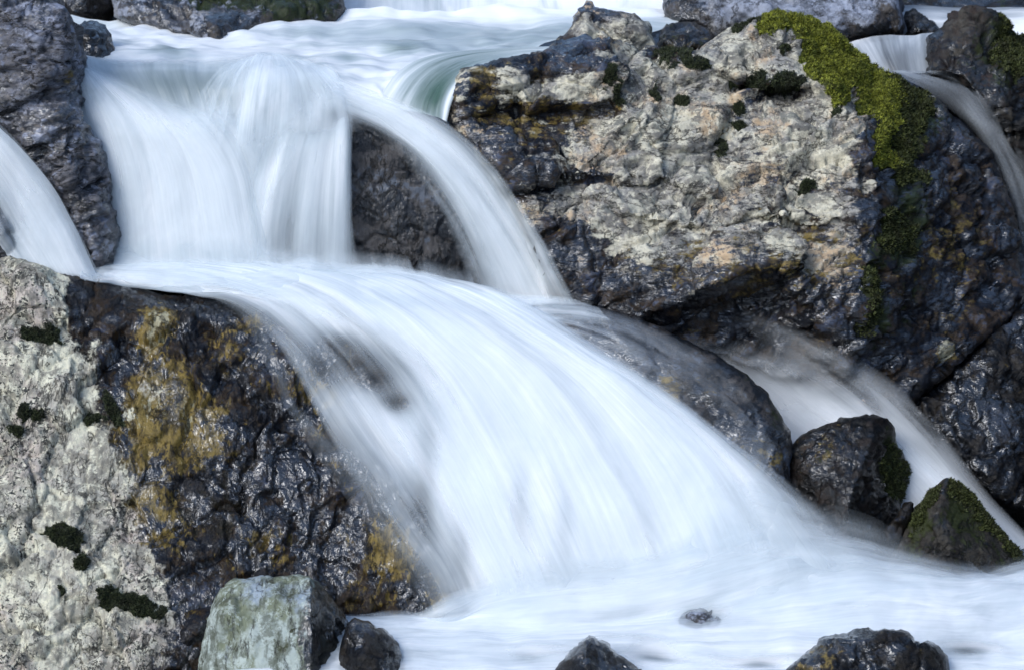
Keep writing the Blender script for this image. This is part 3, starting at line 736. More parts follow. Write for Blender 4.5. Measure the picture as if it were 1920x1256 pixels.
rock('brown_top', 'boulder', 'dark brown boulder with moss on its right shoulder, top right corner', M_BROWN,
     [(1738, 105, 2.5), (1742, 66, 2.6), (1760, 56, 2.62), (1776, 36, 2.7), (1800, 18, 2.75), (1826, 14, 2.75), (1850, 22, 2.75), (1882, 45, 2.75), (1916, 68, 2.75), (2010, 100, 2.8), (2010, 420, 2.2), (1930, 330, 2.2), (1880, 260, 2.2), (1840, 200, 2.2), (1805, 145, 2.25), (1745, 142, 2.3)],
     pts=[(1820, 60, 2.5), (1790, 100, 2.35), (1880, 120, 2.35), (1900, 200, 2.2), (1850, 150, 2.28)], spacing=4.6, chip=(.04, 4), wet=(.6, ((1800, 30, 30, .2),)), algae=(.15, ((1890, 90, 50, .7), (1860, 140, 50, .4), (1910, 260, 40, .35))), seed=15)
rock('lower_right', 'boulder', 'black wet boulder at the lower right edge below the mossy one', M_DARK,
     [(1690, 760, .95), (1735, 742, .98), (1800, 685, 1.1), (1880, 612, 1.25), (1925, 575, 1.35), (2010, 540, 1.5), (2010, 1010, .8), (1930, 960, .68), (1860, 930, .66), (1800, 870, .72), (1740, 800, .82)],
     pts=[(1850, 720, .98), (1820, 800, .82), (1900, 850, .78), (1940, 700, 1.1), (1780, 760, .92)], spacing=4, chip=(.035, 5.5), mid=(.015, 14), ridge=(.008, 16), wet=(1.2, ()), tint=(.15, ()), seed=16, thick=.6)

rock('hump', 'boulder', 'rounded boulder under a sheet of thin water, right of the main cascade', M_HUMP,
     [(930, 575, .78), (1060, 573, .78), (1110, 572, .78), (1165, 586, .75), (1235, 611, .70), (1292, 640, .65), (1350, 668, .58), (1402, 702, .51), (1440, 740, .46), (1466, 780, .41), (1481, 808, .38), (1486, 850, .33), (1480, 886, .27), (1500, 960, .15), (1520, 1120, -.1), (1250, 1220, -.3), (1000, 1000, .0), (930, 750, .42), (880, 620, .66)],
     pts=[(1050, 610, .645), (1150, 625, .60), (1200, 660, .52), (1280, 700, .45), (1150, 720, .44), (1330, 740, .385), (1390, 780, .32), (1300, 820, .27), (1430, 830, .25), (1445, 880, .19), (1380, 900, .14), (1200, 900, .12), (1350, 1050, -.1)],
     spacing=4.6, roll=(30, .04), smooth=6, chip=(.010, 7), mid=(.008, 10), fine=(.0025, 50), big=(.02, 2.5), wet=(1, ()), tint=(.05, ((1250, 730, 22, .65), (1330, 720, 20, .4), (1440, 860, 30, .5), (1400, 840, 40, .4))), algae=(0, ((1400, 700, 30, .5, 14), (1460, 770, 16, .6, 40), (1250, 735, 16, .4))), seed=17)

rock('wedge_moss', 'rock', 'dark wedge shaped rock between the cascade and the side stream', M_BROWN,
     [(1478, 842, .42), (1500, 816, .44), (1540, 797, .46), (1590, 784, .47), (1638, 776, .48), (1664, 782, .48), (1676, 800, .52), (1682, 830, .56), (1696, 858, .58), (1706, 882, .58), (1698, 912, .54), (1688, 945, .48), (1690, 1010, .36), (1650, 1080, .12), (1470, 1080, .05), (1460, 970, .15), (1480, 892, .33)],
     pts=[(1510, 880, .28), (1540, 960, .16), (1650, 880, .40), (1650, 950, .33), (1530, 840, .35), (1600, 1010, .1)], ridges=[[(1640, 784, .44), (1636, 826, .33), (1612, 880, .21), (1592, 940, .11), (1585, 1020, .03)]],
     spacing=3.6, roll=(8, .02), smooth=1, chip=(.014, 8), mid=(.012, 15), ridge=(.006, 18), wet=(.9, ((1560, 830, 60, .6),)), tint=(.1, ((1540, 830, 40, .4),)), algae=(.2, ((1680, 880, 24, .7, 50), (1560, 850, 30, .35))), big=(.008, 4), seed=18, cat='rock')
rock('triangle', 'rock', 'pointed triangular mossy rock at the right, rising out of the foam', M_BROWN,
     [(1655, 1080, .12), (1690, 1005, .16), (1702, 980, .18), (1722, 948, .2), (1748, 914, .24), (1776, 894, .26), (1800, 905, .26), (1826, 932, .25), (1852, 966, .24), (1884, 1002, .22), (1922, 1046, .2), (1945, 1100, .1), (1660, 1120, .05)],
     pts=[(1770, 960, .12), (1790, 1020, .03), (1720, 1030, .06), (1860, 1040, .08)], ridges=[[(1776, 897, .24), (1762, 945, .13), (1755, 1010, .03), (1750, 1080, -.03)]],
     spacing=3.6, roll=(12, .02), smooth=1, chip=(.010, 9), mid=(.006, 16), wet=(.5, ()), algae=(.4, ((1830, 960, 30, .75), (1720, 970, 20, .7))), big=(.008, 4), seed=19, cat='rock')
rock('shard', 'rock', 'thin dark stone shard leaning beside the triangular mossy rock', M_DARK,
     [(1655, 1000, .16), (1668, 978, .18), (1690, 952, .2), (1706, 940, .21), (1713, 943, .21), (1708, 966, .19), (1698, 990, .17), (1690, 1012, .14), (1665, 1014, .12)], pts=[(1688, 975, .13)], spacing=3, roll=(8, .015), chip=(.01, 12), big=(.005, 5), thick=.08, seed=20, cat='rock')

rock('block', 'rock', 'squarish grey green stone block standing at the bottom left, its right face dark', M_BLOCK,
     [(355, 1340, -0.720), (372, 1262, -0.650), (380, 1200, -0.600), (394, 1150, -0.560), (414, 1106, -0.520), (440, 1087, -0.500), (500, 1079, -0.500), (560, 1075, -0.520), (582, 1080, -0.550), (602, 1096, -0.520), (640, 1142, -0.480), (664, 1185, -0.450), (700, 1262, -0.500), (715, 1340, -0.580)],
     pts=[(430, 1150, -0.650), (500, 1120, -0.630), (480, 1220, -0.740), (560, 1220, -0.780), (640, 1230, -0.600), (430, 1260, -0.740), (650, 1290, -0.650)], ridges=[[(582, 1084, -0.600), (586, 1120, -0.680), (588, 1180, -0.750), (585, 1256, -0.820), (583, 1330, -0.900)]],
     spacing=3.8, roll=(14, .025), smooth=1, chip=(.012, 6), mid=(.007, 14), wet=(.05, ((640, 1200, 50, 1.3, 90), (665, 1280, 50, 1.3), (480, 1240, 20, .1))), tint=(.05, ()), algae=(.1, ((540, 1150, 20, .5, 90), (470, 1130, 30, .45), (430, 1180, 24, .45))), big=(.008, 4), seed=21, cat='rock')
rock('red_stone', 'rock', 'rusty brown stone tucked behind the left side of the grey green block', M_LEFT,
     [(318, 1230, -.42), (332, 1165, -.38), (345, 1148, -.36), (370, 1142, -.35), (400, 1139, -.35), (415, 1200, -.35), (400, 1250, -.42)], pts=[(365, 1190, -.43)], spacing=4, chip=(.012, 8), wet=(1.1, ()), tint=(.35, ()), seed=22, cat='rock')
rock('bottom_dark', 'rock', 'dark rock with a glossy wet top, right of the grey green block', M_DARK,
     [(630, 1340, -0.790), (640, 1210, -0.720), (650, 1172, -0.670), (664, 1161, -0.650), (692, 1166, -0.650), (722, 1186, -0.670), (746, 1212, -0.700), (758, 1240, -0.730), (768, 1340, -0.820)],
     pts=[(680, 1230, -0.850), (720, 1250, -0.840)], ridges=[[(655, 1180, -0.730), (690, 1205, -0.790), (720, 1235, -0.810), (735, 1280, -0.850)]], spacing=3.8, roll=(10, .02), smooth=1, chip=(.010, 9), ridge=(.006, 18), big=(.008, 4), seed=23, cat='rock')
rock('bottom_peak', 'rock', 'small pointed dark rock poking out of the foam at the bottom', M_DARK,
     [(1020, 1350, -0.970), (1042, 1256, -0.890), (1062, 1234, -0.870), (1086, 1204, -0.830), (1105, 1190, -0.810), (1124, 1199, -0.810), (1150, 1220, -0.820), (1180, 1238, -0.830), (1206, 1260, -0.870), (1225, 1350, -0.970)],
     pts=[(1080, 1256, -0.970), (1160, 1260, -0.930)], ridges=[[(1104, 1193, -0.850), (1098, 1222, -0.930), (1110, 1256, -0.990), (1115, 1320, -1.070)]], spacing=3.6, roll=(8, .02), smooth=1, chip=(.009, 9), ridge=(.006, 18), big=(.008, 4), seed=24, cat='rock')
rock('bottom_right', 'rock', 'broad lumpy dark rock at the bottom right, foam on both sides', M_DARK,
     [(1440, 1350, -0.970), (1474, 1256, -0.890), (1500, 1230, -0.850), (1530, 1207, -0.820), (1562, 1196, -0.800), (1600, 1191, -0.790), (1640, 1187, -0.790), (1664, 1182, -0.790), (1690, 1183, -0.790), (1714, 1195, -0.800), (1750, 1211, -0.810), (1772, 1232, -0.840), (1785, 1350, -0.970)],
     pts=[(1540, 1250, -0.950), (1620, 1230, -0.910), (1700, 1240, -0.930), (1620, 1300, -1.020)], spacing=3.8, roll=(16, .03), chip=(.016, 8), mid=(.014, 14), wet=(.9, ()), tint=(.2, ((1520, 1240, 30, .5),)), big=(.008, 4), seed=25, cat='rock')
rock('drowned', 'rock', 'small grey rock barely breaking the white foam of the lower pool', M_GREY,
     [(1255, 1170, -0.395), (1270, 1150, -0.375), (1290, 1137, -0.355), (1320, 1134, -0.355), (1352, 1146, -0.365), (1382, 1166, -0.385), (1405, 1188, -0.415), (1400, 1215, -0.455), (1260, 1215, -0.455)], pts=[(1320, 1165, -0.455)], spacing=5, big=(.006, 4), chip=(.012, 8), wet=(.5, ()), seed=26, cat='rock')
rock('left_edge', 'rock', 'grey rock behind thin water at the left edge, above the lichen boulder', M_SLATE,
     [(-80, 350, 1.0), (0, 372, .96), (24, 400, .94), (36, 435, .92), (36, 470, .9), (20, 505, .88), (-80, 520, .9)], pts=[(0, 430, .88)], spacing=4, chip=(.014, 8), wet=(.8, ()), seed=27, cat='rock')

# ------------------------------------------------------------------ moss
GREEN = [(1432, 30), (1445, 20), (1500, 24), (1545, 42), (1580, 70), (1622, 98), (1662, 138), (1694, 172), (1690, 205), (1668, 225), (1678, 260), (1700, 300), (1690, 318), (1655, 300), (1636, 270), (1650, 232), (1625, 205), (1602, 165), (1588, 196), (1566, 182), (1530, 150), (1508, 146), (1502, 100), (1484, 58), (1455, 66), (1418, 72)]
moss('big', 'moss', M_MOSS, GREEN, 28000, .012, .026, 1, 'bright green moss mat along the crest', edge=46.0)
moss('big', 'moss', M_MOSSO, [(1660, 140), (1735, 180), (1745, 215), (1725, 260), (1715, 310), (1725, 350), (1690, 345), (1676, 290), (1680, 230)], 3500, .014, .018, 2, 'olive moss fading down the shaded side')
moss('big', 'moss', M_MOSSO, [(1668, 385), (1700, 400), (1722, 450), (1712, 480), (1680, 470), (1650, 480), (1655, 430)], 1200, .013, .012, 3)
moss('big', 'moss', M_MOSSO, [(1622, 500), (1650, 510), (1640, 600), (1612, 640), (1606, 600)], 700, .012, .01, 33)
for i, g in enumerate([(1142, 153, 13, 24, -20), (1158, 180, 11, 14), (1230, 180, 12, 12), (1278, 190, 15, 14), (1386, 207, 10, 9), (1385, 236, 13, 10), (1353, 275, 12, 24), (1420, 150, 22, 15), (1478, 155, 28, 17), (1440, 172, 40, 10), (1512, 343, 20, 13), (1403, 50, 40, 10, -32), (1472, 91, 9, 10), (1255, 112, 45, 14), (1370, 156, 8, 8), (1570, 205, 8, 14), (1300, 128, 24, 9)]):
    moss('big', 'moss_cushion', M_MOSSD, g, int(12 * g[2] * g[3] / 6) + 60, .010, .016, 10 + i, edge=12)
for i, g in enumerate([(80, 630, 40, 15, 8), (42, 772, 9, 12), (68, 779, 12, 10), (27, 805, 13, 13), (122, 1000, 46, 24, 22), (152, 1050, 14, 15), (116, 1099, 6, 6), (203, 1126, 25, 22), (256, 1140, 50, 20, 15), (170, 786, 22, 9), (212, 770, 12, 40, -25)]):
    moss('left', 'moss_cushion', M_MOSSD, g, int(10 * g[2] * g[3] / 6) + 60, .010, .016, 40 + i, edge=12)
moss('triangle', 'moss', M_MOSSO, [(1778, 896), (1805, 906), (1828, 930), (1885, 1002), (1925, 1050), (1900, 1045), (1860, 1000), (1815, 955), (1785, 925)], 1500, .013, .008, 60)
moss('triangle', 'moss', M_MOSSO, [(1770, 900), (1760, 930), (1730, 970), (1712, 1010), (1698, 1005), (1722, 948), (1748, 915)], 700, .012, .006, 64)
moss('wedge_moss', 'moss', M_MOSSO, [(1672, 830), (1706, 880), (1692, 945), (1660, 930), (1640, 880), (1655, 840)], 1500, .012, .008, 61)
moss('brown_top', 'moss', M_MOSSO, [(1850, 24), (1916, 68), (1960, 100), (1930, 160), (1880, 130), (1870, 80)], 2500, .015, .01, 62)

# ------------------------------------------------------------------ water
def L(y, *cols):           # helper: one streamline from (px, py, Y, d[, body]) tuples
    return list(cols)

# upper pool, seen almost edge on
zu = 1.75
def pool_line(py, z, row):
    return [(x, py + dy, Yz(py + dy, z), d, b) for (x, dy, d, b) in row]
water('water_pool', 'upper pool of pale churning water above the lip', M_POOL, [
    pool_line(18, zu + .02, [(1300, 0, .9, .9), (1100, 0, 1, .9), (900, 0, 1, .9), (700, 2, .95, .9), (560, 8, .9, .9), (400, 12, .8, .9), (260, 14, .8, .9), (120, 14, .7, .9)]),
    pool_line(34, zu, [(1290, 0, .9, .9), (1100, 0, .9, .9), (900, 0, .9, .9), (700, 2, .9, .9), (560, 8, .9, .9), (400, 12, .8, .9), (260, 14, .8, .9), (120, 14, .7, .9)]),
    pool_line(52, zu, [(1250, 0, .6, .9), (1080, 0, .38, .9), (900, 0, .42, .9), (700, 2, .6, .9), (560, 6, .9, .9), (400, 10, .9, .9), (260, 10, .9, .9), (120, 10, .8, .9)]),
    pool_line(75, zu, [(1110, 0, .4, .9), (1020, -4, .38, .9), (880, 0, .45, .9), (700, 4, .6, .9), (560, 4, .8, .9), (400, 6, .9, .9), (260, 6, .95, .9), (120, 6, .8, .9)]),
    pool_line(98, zu, [(1010, -4, .6, .9), (960, -4, .42, .9), (870, -2, .5, .9), (760, 0, .62, .9), (600, 0, .7, .9), (400, 0, .85, .9), (260, 2, .85, .9), (120, 2, .7, .9)]),
    pool_line(118, zu, [(930, -6, .6, .9), (880, -4, .7, .9), (830, 0, .8, .9), (750, 4, .85, .9), (620, 2, .85, .9), (430, 0, .9, .9), (260, 0, .85, .9), (120, 0, .75, .9)]),
    pool_line(140, zu - .01, [(860, 0, .7, .9), (830, 2, .85, .9), (790, 6, .9, .9), (730, 10, .92, .9), (640, 4, .75, .9), (520, 0, .5, .9), (260, -8, .5, .9), (120, -8, .75, .9)]),
    pool_line(165, zu - .05, [(820, 0, .8, .9), (800, 8, .9, .9), (770, 16, .92, .9), (730, 22, .95, .9), (680, 16, .85, .9), (520, -4, .5, .9), (260, -20, .5, .9), (120, -20, .75, .9)]),
    pool_line(190, zu - .12, [(800, 8, .8, 0), (790, 16, .9, 0), (770, 20, .92, 0), (740, 20, .9, 0), (690, 10, .5, 0), (520, -14, .2, 0), (260, -34, .2, 0), (120, -34, .3, 0)]),
], nu=90, nv=170, ripple=(.04, 4.0, 3.2), splats=((760, 88, 50, .12, 11), (690, 98, 24, .95, 9), (650, 108, 30, .3, 6), (320, 96, 44, .3, 12), (240, 84, 30, .5, 8), (560, 62, 90, .5, 6), (880, 62, 120, .36, 6)), bumps=((745, 84, 60, 10, -.10),), seed=1)

# the fall behind the upper pool
water('waterfall', 'far white fall above the upper pool at the top edge', M_FOAM, [
    [(600, -90, 3.9, .9, .9), (600, -30, 3.75, .9, .9), (600, 10, 3.6, .9, .9), (600, 36, 3.3, .9, .9)],
    [(760, -90, 3.9, .7, .9), (760, -30, 3.75, .6, .9), (760, 10, 3.6, .75, .9), (760, 36, 3.3, .9, .9)],
    [(860, -90, 3.9, .7, .9), (860, -30, 3.75, .7, .9), (860, 10, 3.6, .8, .9), (860, 36, 3.3, .95, .9)],
    [(1000, -90, 3.9, .9, .9), (1000, -30, 3.75, .95, .9), (1000, 10, 3.6, .98, .9), (1000, 36, 3.3, 1, .9)],
    [(1260, -90, 3.9, .9, .9), (1260, -30, 3.75, .95, .9), (1260, 10, 3.6, .95, .9), (1260, 36, 3.3, .95, .9)]], nu=60, nv=40, seed=2)

# main upper fall
def fall(x, ys, ds, bs=None):
    xs = x if isinstance(x, (list, tuple)) else [x] * len(ys)
    return [(xx, y, YF(y), d, (bs[i] if bs else 0)) for i, (xx, y, d) in enumerate(zip(xs, ys, ds))]
ysF = [104, 122, 136, 160, 196, 250, 320, 400, 470, 530]
water('waterfall', 'dim clear water sheet at the back of the upper fall', M_FOAM, [
    fall([113, 115, 120, 128, 140, 154, 168, 182, 194, 204], ysF, [0.0, 0.48, 0.56, 0.64, 0.68, 0.72, 0.72, 0.68, 0.64, 0.56], [0] + [.9] * 9),
    fall([148, 150, 156, 166, 180, 196, 212, 224, 232, 238], ysF, [0.0, 0.56, 0.64, 0.74, 0.8, 0.78, 0.76, 0.74, 0.72, 0.72], [0] + [.9] * 9),
    fall([198, 200, 208, 222, 242, 262, 278, 288, 294, 298], ysF, [0.0, 0.48, 0.44, 0.5, 0.68, 0.78, 0.78, 0.77, 0.76, 0.76], [0] + [.9] * 9),
    fall([260, 262, 266, 276, 294, 316, 332, 342, 348, 352], ysF, [0.0, 0.4, 0.29, 0.24, 0.48, 0.78, 0.8, 0.8, 0.8, 0.8], [0] + [.9] * 9),
    fall([328, 330, 332, 338, 352, 372, 386, 394, 398, 402], ysF, [0.0, 0.4, 0.27, 0.19, 0.44, 0.78, 0.8, 0.8, 0.8, 0.8], [0] + [.9] * 9),
    fall([398, 400, 400, 404, 412, 424, 432, 434, 434, 434], ysF, [0.0, 0.4, 0.29, 0.24, 0.48, 0.77, 0.8, 0.8, 0.8, 0.8], [0] + [.9] * 9),
    fall([448, 450, 448, 446, 448, 454, 456, 452, 448, 446], ysF, [0.0, 0.56, 0.6, 0.62, 0.62, 0.75, 0.78, 0.78, 0.77, 0.78], [0] + [.9, .9, .9, .8, .5, .3, .1, 0, 0]),
    fall([498, 500, 498, 496, 496, 498, 494, 484, 476, 472], ysF, [0.0, 0.64, 0.74, 0.78, 0.72, 0.75, 0.74, 0.68, 0.62, 0.74], [0] + [.9, .9, .9, .7, .3, .1, 0, 0, 0]),
    fall([548, 550, 556, 560, 560, 556, 544, 530, 522, 518], ysF, [0.0, 0.48, 0.64, 0.68, 0.66, 0.75, 0.64, 0.44, 0.36, 0.6], [0] + [.9, .9, .8, .5, .2, 0, 0, 0, 0]),
    fall([588, 590, 600, 608, 610, 606, 594, 582, 575, 570], ysF, [0.0, 0.32, 0.6, 0.62, 0.62, 0.75, 0.67, 0.54, 0.42, 0.56], [0] + [.5, .5, .4, .2, 0, 0, 0, 0, 0]),
    fall([608, 610, 622, 632, 640, 642, 634, 626, 622, 620], ysF, [0.0, 0.16, 0.6, 0.62, 0.62, 0.75, 0.58, 0.46, 0.4, 0.56], [0] + [.2, .2, .2, .1, 0, 0, 0, 0, 0]),
    fall([618, 620, 634, 646, 654, 653, 651, 649, 648, 648], ysF, [0.0, 0.0, 0.0, 0.04, 0.08, 0.4, 0.59, 0.53, 0.4, 0.32]),
    fall([626, 632, 646, 658, 664, 662, 660, 662, 668, 676], ysF, [0.0, 0.0, 0.0, 0.0, 0.0, 0.08, 0.1, 0.05, 0.08, 0.1])],
    nu=150, nv=120, ripple=(.012, 6, .7), layers=((0, 1.0), (.02, .5)), snap=('fall_slab',), off=.02,
    splats=((498, 214, 14, .5, 18), (626, 214, 18, .4, 18), (600, 252, 30, .6, 7)),
    bumps=((510, 165, 60, 40, -.07), (625, 200, 34, 34, -.04), (575, 235, 40, 24, -.04), (470, 245, 30, 20, -.03), (240, 230, 60, 70, -.04)), lifts=((250, 120, 60, 24, 8), (380, 118, 50, 20, 5), (170, 120, 40, 24, -5)), smooth=24, seed=3)


def tong(pts, ds, fwd=.03, bd=None):
    return [(x, y, YF(y) - fwd, d) for (x, y), d in zip(pts, ds)]
water('waterfall', 'white water sweeping down beside the wrinkled boulder', M_FOAM, [
    tong([(118, 116), (138, 150), (156, 190), (172, 245), (188, 320), (200, 420), (208, 490), (214, 540)], [.2, .4, .5, .5, .5, .4, .4, .6]),
    tong([(134, 116), (160, 150), (186, 190), (214, 245), (236, 320), (250, 420), (256, 490), (260, 540)], [.6, .85, .95, .95, .9, .85, .85, .9], .05),
    tong([(142, 116), (184, 150), (226, 190), (266, 245), (294, 320), (310, 420), (318, 490), (322, 540)], [.6, .9, .92, 1, 1, 1, 1, 1], .06),
    tong([(150, 116), (206, 150), (262, 190), (316, 245), (354, 320), (372, 420), (380, 490), (384, 540)], [.3, .45, .55, .95, 1, 1, 1, 1], .06),
    tong([(158, 116), (226, 150), (296, 190), (360, 245), (410, 320), (432, 420), (442, 490), (446, 540)], [.1, .1, .2, .85, 1, 1, 1, 1], .06),
    tong([(200, 116), (280, 150), (350, 190), (412, 245), (450, 320), (470, 420), (480, 490), (484, 540)], [0, 0, .05, .8, .95, .92, .9, 1], .05),
    tong([(260, 116), (340, 150), (406, 190), (456, 245), (486, 320), (500, 420), (508, 490), (512, 540)], [0, 0, 0, .6, .55, .35, .3, .6], .04),
    tong([(320, 116), (400, 150), (460, 190), (500, 245), (520, 320), (530, 420), (536, 490), (540, 540)], [0, 0, 0, .2, .0, .0, .0, .0], .03)],
    nu=110, nv=120, ripple=(.012, 6, .7), layers=((0, 1.0), (.02, .5)), snap=('fall_slab',), off=.03, smooth=14, seed=21)
water('waterfall', 'small white hump of water spilling over a hidden rock at the lip', M_DOME, [
    tong([(430, 118), (402, 132), (372, 156), (348, 192), (334, 232), (326, 275)], [0, 0, 0, 0, 0, 0], .09),
    tong([(462, 107), (440, 120), (416, 148), (398, 188), (386, 232), (380, 280)], [.1, .3, .3, .25, .2, 0], .09),
    tong([(488, 102), (474, 113), (458, 142), (446, 184), (438, 230), (424, 320)], [.15, .5, .55, .5, .4, 0], .09),
    tong([(506, 100), (506, 110), (504, 140), (498, 180), (492, 226), (484, 330)], [.15, .55, .7, .6, .5, 0], .09),
    tong([(520, 101), (536, 112), (552, 140), (560, 178), (562, 226), (556, 318)], [.1, .45, .5, .45, .4, 0], .09),
    tong([(540, 104), (568, 116), (598, 142), (622, 174), (634, 212), (640, 280)], [.05, .3, .4, .3, .25, 0], .09),
    tong([(560, 108), (606, 122), (648, 148), (680, 180), (700, 210), (706, 240)], [0, 0, 0, 0, 0, 0], .09)],
    nu=70, nv=70, ripple=(.016, 7, 1.8), layers=((0, 1.0), (.02, .4)), smooth=4, seed=22)
water('waterfall', 'thin veil of separate falling streaks left of the dark slab', M_FOAM, [
    tong([(500, 215), (478, 275), (456, 350), (444, 430), (440, 500), (440, 545)], [0, 0, 0, 0, 0, 0], .04),
    tong([(530, 222), (510, 275), (492, 350), (480, 430), (476, 500), (474, 545)], [0, .5, .85, .85, .85, .9], .045),
    tong([(556, 226), (538, 275), (520, 350), (510, 430), (506, 500), (504, 545)], [0, .75, .8, .6, .5, .8], .05),
    tong([(584, 230), (568, 275), (552, 350), (542, 430), (538, 500), (536, 545)], [0, .7, .55, .35, .3, .6], .045),
    tong([(606, 232), (594, 275), (582, 350), (574, 430), (571, 500), (570, 545)], [0, .8, .75, .6, .5, .7], .05),
    tong([(626, 232), (618, 275), (610, 350), (604, 430), (602, 500), (602, 545)], [.1, .6, .6, .5, .45, .7], .045),
    tong([(642, 222), (640, 275), (637, 350), (634, 430), (633, 500), (633, 545)], [.4, .85, .75, .62, .5, .7], .05),
    tong([(650, 222), (651, 275), (651, 350), (651, 430), (653, 500), (656, 545)], [.2, .5, .36, .22, .2, .5], .045),
    tong([(657, 222), (659, 275), (662, 350), (666, 430), (674, 500), (684, 545)], [0, 0, 0, 0, 0, .1], .03)],
    nu=90, nv=90, ripple=(.012, 9, .8), layers=((0, 1.0), (.02, .45)), snap=('fall_slab',), off=.035, smooth=14, seed=23)

# right-hand arc of the upper fall
def arc(pts, ds):
    return [(x, y, YF(y) - .01, d) for (x, y), d in zip(pts, ds)]
water('waterfall', 'curving white ribbon of water right of the dark slab', M_FOAM, [
    arc([(560, 120), (650, 150), (770, 196), (850, 235), (920, 300), (985, 390), (1040, 480), (1085, 580)], [0, 0, 0, 0, 0, 0, 0, 0]),
    arc([(560, 135), (650, 165), (750, 202), (835, 250), (900, 315), (960, 400), (1015, 490), (1060, 580)], [.5, .6, .6, .55, .55, .55, .6, .7]),
    arc([(560, 150), (640, 180), (735, 215), (815, 265), (880, 330), (935, 410), (985, 495), (1025, 580)], [.6, .8, .95, .98, .9, .85, .85, .95]),
    arc([(560, 165), (630, 195), (715, 228), (795, 285), (855, 350), (905, 425), (945, 505), (980, 580)], [.5, .6, .8, .9, .92, .9, .9, .95]),
    arc([(555, 180), (620, 208), (700, 238), (782, 292), (840, 362), (884, 440), (914, 515), (938, 580)], [.4, .3, .15, .3, .5, .55, .58, .7]),
    arc([(550, 195), (610, 222), (675, 252), (748, 304), (806, 372), (850, 448), (880, 525), (900, 580)], [.2, .15, .06, .03, .05, .08, .12, .2]),
    arc([(540, 210), (600, 240), (655, 272), (710, 322), (760, 388), (800, 465), (830, 540), (850, 580)], [0, 0, 0, 0, 0, 0, 0, 0])],
    nu=80, nv=110, ripple=(.014, 8, .7), layers=((0, 1.0), (.02, .5)), snap=('fall_slab', 'big'), off=.035, smooth=5, seed=4)

# green tongue
water('water_tongue', 'smooth green tongue of clear water curving over the lip', M_TONGUE, [
    [(1060, 86, 1.98, .6, .9), (960, 90, 1.93, .5, .95), (880, 94, 1.86, .5, .95), (800, 106, 1.72, .6, 1), (750, 132, 1.6, .7, 1), (722, 165, 1.5, .8, 1), (705, 196, 1.42, .85, 1)],
    [(1060, 90, 1.95, .6, .9), (965, 94, 1.90, .45, .95), (890, 100, 1.82, .35, .95), (820, 116, 1.68, .4, 1), (778, 145, 1.55, .5, 1), (755, 178, 1.45, .6, 1), (742, 205, 1.40, .75, 1)],
    [(1060, 94, 1.93, .7, .9), (970, 99, 1.87, .5, .95), (900, 108, 1.78, .3, .95), (845, 128, 1.64, .2, 1), (810, 156, 1.52, .18, 1), (793, 185, 1.43, .22, 1), (785, 212, 1.38, .45, 1)],
    [(1060, 98, 1.92, .7, .9), (975, 105, 1.83, .6, .95), (910, 115, 1.74, .45, .95), (862, 136, 1.61, .3, 1), (835, 162, 1.5, .16, 1), (822, 192, 1.42, .14, 1), (818, 220, 1.37, .35, 1)],
    [(1060, 102, 1.9, .6, .9), (978, 110, 1.8, .6, .95), (920, 120, 1.71, .6, .95), (874, 140, 1.58, .6, .9), (852, 165, 1.48, .85, .8), (838, 195, 1.41, .85, .8), (832, 226, 1.36, .8, .8)],
    [(1060, 106, 1.9, 0, 0), (980, 115, 1.79, 0, 0), (926, 124, 1.70, 0, 0), (880, 142, 1.57, .1, 0), (860, 167, 1.47, .1, 0), (846, 197, 1.40, .1, 0), (838, 230, 1.35, .1, 0)]],
    nu=50, nv=70, ripple=(.006, 14, .8), seed=5)

# fall at the far left
water('waterfall', 'white fall entering from the left edge below the wrinkled boulder', M_FOAM, [
    [(-240, 60, 1.2, .5), (-60, 190, 1.06, .5), (0, 240, 1.03, .5), (50, 290, 1.0, .5), (100, 352, .97, .5), (138, 420, .94, .5), (166, 480, .91, .6), (186, 525, .89, .7)],
    [(-260, 80, 1.18, .9), (-70, 205, 1.04, .9), (-8, 255, 1.0, .85), (38, 310, .97, .85), (80, 370, .94, .85), (115, 430, .91, .9), (142, 485, .88, .95), (165, 530, .86, .95)],
    [(-290, 110, 1.14, .9), (-80, 240, 1.0, .9), (-20, 290, .97, .85), (20, 345, .94, .8), (52, 400, .91, .9), (80, 450, .88, .95), (105, 495, .86, 1), (130, 535, .84, 1)],
    [(-320, 150, 1.1, .8), (-90, 280, .97, .8), (-40, 330, .94, .6), (0, 380, .91, .5), (25, 425, .89, .55), (48, 465, .87, .85), (70, 500, .85, .95), (95, 540, .83, 1)],
    [(-350, 190, 1.08, .7), (-100, 320, .95, .7), (-60, 370, .92, .4), (-25, 415, .90, .2), (-5, 450, .88, .25), (15, 480, .86, .7), (35, 510, .84, .9), (60, 545, .82, .9)]],
    nu=60, nv=70, ripple=(.014, 7, .8), layers=((0, 1), (.02, .5)), snap=('pillar', 'left_edge'), off=.015, seed=6)

